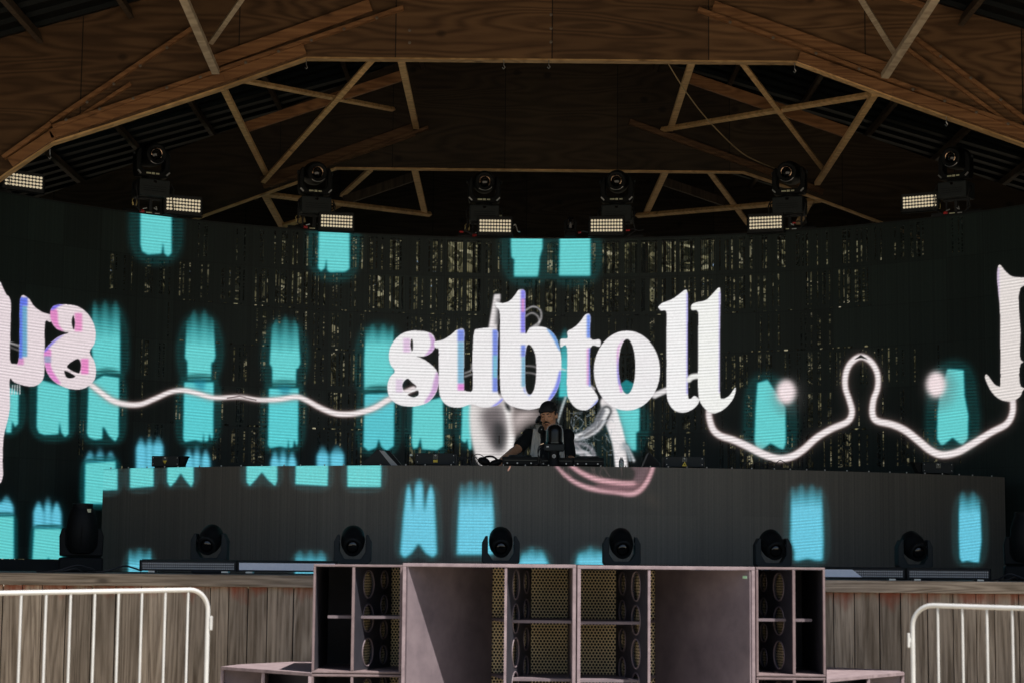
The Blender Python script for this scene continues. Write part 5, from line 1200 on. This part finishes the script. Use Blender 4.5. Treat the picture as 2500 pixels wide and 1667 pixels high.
q = MB(); q.lathe([(.016, 0), (.016, .003), (.012, .003), (.012, .0)], (.0, -.058, .085), Euler((R(90), 0, 0)), 18); q.build('emblem', M['white'], o, local=True)
q = MB(); q.box((.004, -.0615, .085), (.014, .002, .003)); q.box((.0, -.0615, .09), (.003, .002, .012)); q.build('emblem_mark', M['white'], o, local=True)
for k in range(3):
    q = MB(); q.tube([Vector(v) for v in spline([(-.085, -.02, .175+k*.006), (-.11-.01*k, -.05, .165), (-.135, -.06, .10), (-.13+.02*k, -.05, .03), (-.16+.05*k, -.05, .006)], 6)], .0035, 7); q.build('lead', M['cable'], o, smooth=True, local=True)
q = MB(); q.lathe([(.009, 0), (.009, .03)], (-.115, -.01, .185), Euler((0, R(70), 0)), 10); q.build('connector', M['ring'], o, local=True)
# dark headphones lying on the counter, lead arching over
p = bpos(1197, .12)
o = empty('headphones', p, 0, 'black headphones lying on the counter beside the left media player, lead arching', 'headphones')
q = MB(); q.ell((-.055, 0, .042), (.055, .05, .036), Euler((0, R(20), 0))); q.build('ear_cup', M['black'], o, smooth=True, local=True)
q = MB(); q.ell((.042, .02, .030), (.065, .045, .030), Euler((0, R(-20), 0))); q.build('ear_cup', M['black'], o, smooth=True, local=True)
q = MB(); q.tube([Vector(v) for v in spline([(-.07, .02, .06), (-.04, .06, .085), (.02, .08, .088), (.07, .05, .05)], 6)], .009, 8); q.build('headband', M['black'], o, smooth=True, local=True)
q = MB(); q.tube([Vector(v) for v in spline([(-.145, -.03, .01), (-.15, -.03, .07), (-.115, -.03, .102), (-.07, -.03, .09), (-.045, -.02, .06)], 8)], .0035, 8); q.tube([Vector(v) for v in spline([(-.075, -.04, .03), (-.10, -.05, .045), (-.11, -.05, .02), (-.095, -.05, .005)], 6)], .003, 6); q.build('lead', M['cable'], o, smooth=True, local=True)
# water bottle
p = bpos(1517, .10)
o = empty('water_bottle', p, 0, 'small clear water bottle on the counter right of the decks', 'bottle')
gm = mat('clear_plastic', (.7, .75, .75), .15); gm.node_tree.nodes['Principled BSDF'].inputs['Transmission Weight'].default_value = .75
q = MB(); q.lathe([(.020, 0), (.022, .006), (.022, .055), (.018, .066), (.009, .076)], seg=20); q.build('body', gm, o, smooth=True, local=True)
q = MB(); q.lathe([(.0225, .018), (.0225, .034)], seg=20); q.build('label', mat('pale_label', (.3, .4, .38), .5), o, smooth=True, local=True)
q = MB(); q.lathe([(.011, .074), (.011, .086)], seg=14); q.build('cap', M['white'], o, local=True)
# tangles of cable on the counter
for px, w, seed, lb in ((1865, .40, 3, 'tangle of black cable loops on the counter under the thick white wave'), (1140, .20, 5, 'short loose cable coil on the counter right of the yellow labelled laser')):
    p = bpos(px, .1); rr = random.Random(seed); o = empty('cable_tangle', p, 0, lb, 'cable')
    for k in range(4):
        x0 = -w/2 + w*k/4*.9; q = MB()
        q.tube([Vector(v) for v in spline([(x0, 0, .006), (x0+.02, .01, rr.uniform(.03, .05)), (x0+w*.18, .02, rr.uniform(.05, .085)), (x0+w*.36, .01, rr.uniform(.03, .06)), (x0+w*.52, -.01, .006)], 8)], .0038, 8); q.build('loop', M['cable'], o, smooth=True, local=True)
    for k in range(2): q = MB(); q.lathe([(.007, .01), (.009, .03), (.007, .055)], (-w*.2+w*.28*k, 0, 0), None, 10); q.build('plug', M['black'], o, local=True)
# floor cables behind the light bars and by the big moving lights
for (x0, x1, y, yy, lb) in ((590, 345, 1393, 1376, 'black cable running from the left light bar along the stage floor'), (130, 235, 1386, 1380, 'bundle of leads under the big moving light at the left'), (2440, 2500, 1388, 1382, 'coiled black cable under the big moving light at the right')):
    Z = 15.6; a = P(min(x0, x1)-40, 1390, Z); b = P(max(x0, x1), 1390, Z)
    if x0 == 590: a, b = P(215, 1393, Z), P(345, 1386, Z)
    o = empty('floor_cable', Vector((a.x, Z, FB)), 0, lb, 'cable'); q = MB(); L = b.x-a.x
    q.tube([Vector(v) for v in spline([(0, 0, .006), (L*.2, -.03, .006), (L*.4, .0, .02), (L*.65, .03, .055), (L*.85, .02, .04), (L, 0, .02)], 8)], .007, 8); q.build('run', M['cable'], o, smooth=True, local=True)
    if x0 != 590: q = MB(); q.tube([Vector(v) for v in spline([(L*.3, -.1, .006), (L*.5, -.14, .012), (L*.7, -.1, .03), (L*.8, -.06, .006)], 8)], .006, 8); q.build('run', M['cable'], o, smooth=True, local=True)

# ------------------------------------------------------------------ the performer
def voxel(mb, name, m, parent, vox, smooth_it=6, deform=None):
    me = bpy.data.meshes.new(name); bmesh.ops.recalc_face_normals(mb.bm, faces=mb.bm.faces); mb.bm.to_mesh(me); mb.bm.free()
    t = bpy.data.objects.new('tmp', me); COL.objects.link(t)
    r = t.modifiers.new('r', 'REMESH'); r.mode = 'VOXEL'; r.voxel_size = vox; r.use_smooth_shade = True
    s = t.modifiers.new('s', 'SMOOTH'); s.factor = .5; s.iterations = smooth_it
    bpy.context.view_layer.update()
    out = bpy.data.meshes.new_from_object(t.evaluated_get(bpy.context.evaluated_depsgraph_get())); bpy.data.objects.remove(t)
    out.name = name; out.materials.clear(); out.materials.append(m)
    if parent is not None: out.transform(Matrix.Translation(-wloc(parent)))
    out.polygons.foreach_set('use_smooth', [True]*len(out.polygons))
    o = bpy.data.objects.new(name, out); COL.objects.link(o); o.parent = parent; return o
ZD = 18.2
feet = Vector((P(1338, 1380, ZD+.12).x, ZD+.12, FLOOR))
man = empty('person', feet, 0, 'man in black t-shirt, pale open vest and dark cap, looking down at the dj decks', 'person')
neck = P(1338, 1052, ZD-.01); shR = P(1292, 1064, ZD); shL = P(1384, 1064, ZD+.02)
chest = P(1338, 1085, ZD+.02); waist = Vector((feet.x, ZD+.10, FLOOR+1.05)); hip = Vector((feet.x, ZD+.14, FLOOR+.90))
HC = P(1339, 1013, ZD-.08)       # middle of the head
HR = Matrix.Rotation(R(-16), 3, 'Z') @ Matrix.Rotation(R(14), 3, 'X') @ Matrix.Rotation(R(-3), 3, 'Y')
hp = lambda x, y, z: HC + HR @ Vector((x, y, z))       # head space: -y is forward
elR = P(1262, 1096, ZD-.16); wrR = P(1229, 1118, ZD-.52); elL = P(1392, 1122, ZD-.06); wrL = P(1392, 1136, ZD-.44)
q = MB()
# head
q.ell(hp(0, .018, .030), (.073, .092, .084), HR); q.ell(hp(0, -.020, -.012), (.066, .072, .080), HR)
q.ell(hp(0, -.034, -.066), (.047, .046, .042), HR); q.ell(hp(0, -.062, -.093), (.021, .017, .017), HR)
for s in (-1, 1):
    q.ell(hp(s*.043, -.058, -.024), (.022, .022, .020), HR); q.ell(hp(s*.045, -.020, -.070), (.018, .034, .024), HR)
    q.ell(hp(s*.030, -.080, .026), (.025, .012, .009), HR)
    q.ell(hp(s*.076, .012, -.010), (.008, .018, .030), HR); q.ell(hp(s*.013, -.094, -.032), (.008, .010, .008), HR)
    q.ell(hp(s*.029, -.076, .006), (.015, .013, .011), HR)
q.caps(hp(0, -.084, .018), hp(0, -.102, -.026), .0085, .0125)
q.ell(hp(0, -.088, -.060), (.022, .010, .007), HR); q.ell(hp(0, -.086, -.071), (.019, .011, .0075), HR)
# neck, trunk
q.caps(hp(0, .03, -.05), neck + Vector((0, .03, -.03)), .056, .062)
q.caps(shR+Vector((.05,0,0)), shL-Vector((.05,0,0)), .062, .062); q.ell(chest, (.165, .11, .15)); q.ell(chest-Vector((0, .01, .10)), (.155, .115, .16)); q.ell(waist, (.145, .105, .16)); q.ell(hip, (.160, .115, .11))
q.caps(neck+Vector((-.02,.02,-.02)), shR+Vector((.02,0,.01)), .05, .05); q.caps(neck+Vector((.02,.02,-.02)), shL+Vector((-.02,0,.01)), .05, .05)
# arms
for s, sh, el_, wr in ((-1, shR, elR, wrR), (1, shL, elL, wrL)):
    q.ell(sh, (.062, .06, .06)); q.caps(sh, el_, .052, .041); m_ = el_.lerp(wr, .35); q.caps(el_, m_, .041, .040); q.caps(m_, wr, .040, .026)
    f = (wr - el_).normalized(); sd = f.cross(Vector((0, 0, 1))).normalized()*(1); up = sd.cross(f).normalized()
    f2 = (f + Vector((0, 0, -.25))).normalized()
    palm = wr + f2*.05; q.caps(wr, palm, .024, .028); q.caps(wr+sd*.014, palm+sd*.026+f2*.012, .018, .014); q.caps(wr-sd*.014, palm-sd*.026+f2*.006, .018, .014); q.caps(palm-sd*.02, palm+sd*.02+f2*.01, .015, .015)
    for k, (off, ln_, dn_) in enumerate(((-.030, .060, .3), (-.011, .073, .22), (.010, .078, .18), (.030, .070, .16))):
        a = palm + sd*off + f2*.020; b = a + (f2 + sd*off*1.2 - Vector((0,0,1))*dn_*.6).normalized()*ln_*.45; c = b + (f2 - Vector((0,0,1))*(.5+dn_)).normalized()*ln_*.33; d_ = c + (f2*.6 - Vector((0,0,1))).normalized()*ln_*.25
        q.caps(a, b, .0092, .0088, 10); q.caps(b, c, .0088, .008, 10); q.caps(c, d_, .008, .007, 10)
    th0 = wr + f2*.022 + sd*(.022*-s*-1); th1 = th0 + (f2*.6 + sd*(.8*s*1)).normalized()*.042; th2 = th1 + (f2 + sd*.25*s - Vector((0,0,.3))).normalized()*.032
    q.caps(th0, th1, .0125, .0105, 10); q.caps(th1, th2, .0105, .008, 10)
# legs, feet
for s in (-1, 1):
    h0 = hip + Vector((s*.085, 0, -.03)); kn = Vector((feet.x+s*.12, feet.y-.03, FLOOR+.50)); an = Vector((feet.x+s*.14, feet.y+.02, FLOOR+.09))
    q.caps(h0, kn, .085, .056); q.caps(kn, kn.lerp(an, .35), .054, .056); q.caps(kn.lerp(an, .35), an, .056, .038); q.caps(an-Vector((0, -.02, .045)), an+Vector((s*.02, -.15, -.055)), .038, .030)
body = voxel(q, 'body', M['skin'], man, .0062, 4)
# t-shirt, grown a little outside the body
q = MB(); k = .010
q.caps(shR+Vector((.05,0,-.004)), shL-Vector((.05,0,.004)), .062+k, .062+k); q.ell(chest, (.165+k, .11+k, .15)); q.ell(chest-Vector((0, .01, .10)), (.158+k, .12+k, .16)); q.ell(waist, (.155+k, .115+k, .16)); q.ell(hip+Vector((0,0,.03)), (.165+k, .12+k, .09))
q.caps(neck+Vector((-.035,.02,-.035)), shR+Vector((.02,0,.01)), .048+k, .05+k); q.caps(neck+Vector((.035,.02,-.035)), shL+Vector((-.02,0,.01)), .048+k, .05+k)
q.caps(neck+Vector((0,.03,-.055)), neck+Vector((0,.025,-.018)), .066, .058)
for sh, el_ in ((shR, elR), (shL, elL)):
    q.ell(sh, (.068+k*.6, .066+k*.6, .066+k*.6)); q.caps(sh, sh.lerp(el_, .72), .060, .062, 20)
voxel(q, 't_shirt', M['tee'], man, .009, 3)
q = MB()
for s in (-1, 1):
    h0 = hip + Vector((s*.085, 0, -.03)); kn = Vector((feet.x+s*.12, feet.y-.03, FLOOR+.50)); an = Vector((feet.x+s*.14, feet.y+.02, FLOOR+.12))
    q.caps(h0, kn, .097, .070); q.caps(kn, an, .070, .060)
q.ell(hip, (.172, .127, .10)); voxel(q, 'trousers', M['pants'], man, .012, 3)
for s in (-1, 1):
    an = Vector((feet.x+s*.14, feet.y+.02, FLOOR+.05)); q = MB(); q.caps(an+Vector((0, .03, 0)), an+Vector((s*.02, -.16, -.008)), .046, .040); q.box(an+Vector((s*.01, -.06, -.038)), (.095, .27, .024)); voxel(q, 'shoe', M['black'], man, .010, 3)
# open vest: two front panels and a back, following the trunk
def vest_panel(x0t, x1t, x0b, x1b, ztop, zbot, yoff, front=True):
    g = []; n, m_ = 16, 18
    for j in range(m_+1):
        v = j/m_; z = ztop + (zbot-ztop)*v; row = []
        for i in range(n+1):
            u = i/n; x = (x0t+(x0b-x0t)*v)*(1-u) + (x1t+(x1b-x1t)*v)*u
            rx = .222 + .006*v; dx = min(.98, abs(x/rx)); depth = .124*math.sqrt(max(.05, 1-dx*dx))
            tz = (z-(chest.z+.06)); curve = depth*(1 if tz < 0 else max(.42, 1-(tz/.13)**2*.6))
            fold = .005*math.sin(u*13+v*3) + .003*math.sin(u*31)
            y = chest.y + .005 + .03*v + (-1 if front else 1)*(curve+fold+.030); row.append(Vector((chest.x+x, y, z)))
        g.append(row)
    q = MB()
    for j in range(m_):
        for i in range(n):
            q.bm.faces.new([q.bm.verts.new(c) for c in (g[j][i], g[j][i+1], g[j+1][i+1], g[j+1][i])])
    bmesh.ops.remove_doubles(q.bm, verts=q.bm.verts, dist=1e-5)
    return q
zt_v, zb_v = chest.z+.152, chest.z-.32
vest = vest_panel(-.138, -.072, -.196, -.084, zt_v-.01, zb_v, 0).build('vest', M['vest'], man, smooth=True)
v2 = vest_panel(.080, .128, .085, .168, zt_v-.01, zb_v, 0).build('front_panel', M['vest'], vest, smooth=True)
v3 = vest_panel(-.15, .15, -.165, .165, zt_v-.01, zb_v, 0, False).build('back_panel', M['vest'], vest, smooth=True)
for o_ in (vest, v2, v3):
    sm = o_.modifiers.new('s', 'SOLIDIFY'); sm.thickness = .006; sm.offset = 1
for s in (-1, 1):   # over the shoulders
    q = MB(); xs = -.078 if s < 0 else .086
    pts = [chest + Vector((xs + s*.005*abs(k), -.075 + .052*k, .135 + .048*math.sin(math.pi*k/4))) for k in range(5)]
    for a, b in zip(pts, pts[1:]): q.board(a, b, .056, .007, (0, -.3, 1))
    q.build('shoulder_strap', M['vest'], vest, bevel=.002)
q = MB(); a = chest + Vector((-.057, -.129, .10)); b = chest + Vector((-.073, -.122, -.25)); q.board(a, b, .006, .006); q.build('zip', M['black_matte'], vest)
# cap worn low, brow band, no visible peak
q = MB(); q.ell(hp(0, .018, .046), (.082, .102, .086), HR, 32, 20)
for v in q.bm.verts:
    l = HR.transposed() @ (v.co - HC)
    lim = .046 - .028*max(0, (l.y+.04)/.14)
    if l.z < lim: l.z = lim + (l.z-lim)*.08
    v.co = HC + HR @ l
q.caps(hp(-.052, -.055, .052), hp(.052, -.055, .052), .022, .022)
cp = voxel(q, 'cap', M['black_matte'], man, .005, 3)
q = MB(); q.prism([hp(x, .09 + .07*math.sqrt(max(0, 1-(x/.066)**2)), .020) for x in [-.066+.011*k for k in range(13)]], HR @ Vector((0, .006, .008))); q.build('peak', M['black_matte'], cp)
q = MB()
for s in (-1, 1): q.ell(hp(s*.066, .018, .020), (.013, .046, .030), HR)
q.ell(hp(0, .075, -.005), (.055, .030, .045), HR); voxel(q, 'hair', M['hair'], man, .006, 3)
# face details
for s in (-1, 1):
    q = MB(); q.tube([hp(s*.011, -.0895, .0235), hp(s*.030, -.0885, .0285), hp(s*.050, -.0725, .0235)], .0046, 8, .0028); q.build('eyebrow', M['hair'], man, smooth=True)
    q = MB(); q.tube([hp(s*.016, -.0845, .0035), hp(s*.030, -.0885, .0005), hp(s*.044, -.0775, .0045)], .0034, 8, .0022); q.build('eye', M['hair'], man, smooth=True)
    q = MB(); q.ell(hp(s*.006, -.1075, -.037), (.0028, .002, .002), HR); q.build('nostril', M['hair'], man)
q = MB()
for s in (-1, 1): q.caps(hp(s*.003, -.100, -.0475), hp(s*.024, -.0905, -.0535), .0072, .0048); q.caps(hp(s*.022, -.091, -.053), hp(s*.033, -.080, -.063), .0038, .002)
voxel(q, 'moustache', M['hair'], man, .0022, 1)
q = MB(); q.ell(hp(0, -.096, -.0695), (.0165, .006, .0048), HR); q.build('lips', M['lips'], man, smooth=True)
q = MB(); q.tube([hp(-.013, -.1, -.0645), hp(0, -.1015, -.0635), hp(.013, -.1, -.0645)], .0013, 6); q.build('mouth_line', M['hair'], man)
# headphones hung round the neck, one cup up at the jaw
hpn = empty('headphones', P(1313, 1024, ZD-.06), 0, 'black headphones worn around the performer\'s neck, one cup at his jaw', 'headphones')
c1 = P(1314, 1023, ZD-.10); c2 = P(1321, 1048, ZD-.16)
q = MB(); q.lathe([(.018, -.014), (.036, -.012), (.040, .0), (.036, .012), (.020, .016)], c1, Euler((R(12), R(-62), 0)), 26); q.build('ear_cup', M['black'], hpn, smooth=True)
q = MB(); q.lathe([(.018, -.014), (.034, -.012), (.037, .0), (.034, .012), (.020, .016)], c2, Euler((R(30), R(-70), 0)), 26); q.build('ear_cup', M['black_matte'], hpn, smooth=True)
q = MB(); q.tube([Vector(v) for v in spline([tuple(c2+Vector((0, -.01, .0))), tuple(P(1330, 1052, ZD-.20)), tuple(P(1342, 1053, ZD-.20)), tuple(P(1354, 1046, ZD-.16)), tuple(P(1360, 1036, ZD-.06)), tuple(P(1358, 1030, ZD+.06)), tuple(P(1336, 1030, ZD+.12)), tuple(P(1316, 1030, ZD+.06)), tuple(c1+Vector((.01, .02, -.01)))], 6)], .0105, 10); q.build('headband', M['black'], hpn, smooth=True)
for (x, y) in ((1322, 1047), (1333, 1049)):
    q = MB(); q.ell(P(x, y, ZD-.225), (.006, .004, .006)); q.build('hinge', M['metal'], hpn, smooth=True)
q = MB(); q.tube([Vector(v) for v in spline([tuple(P(1319, 1053, ZD-.18)), tuple(P(1320, 1070, ZD-.17)), tuple(P(1324, 1082, ZD-.17)), tuple(P(1327, 1095, ZD-.18))], 6)], .003, 6); q.build('lead', M['cable'], hpn, smooth=True)
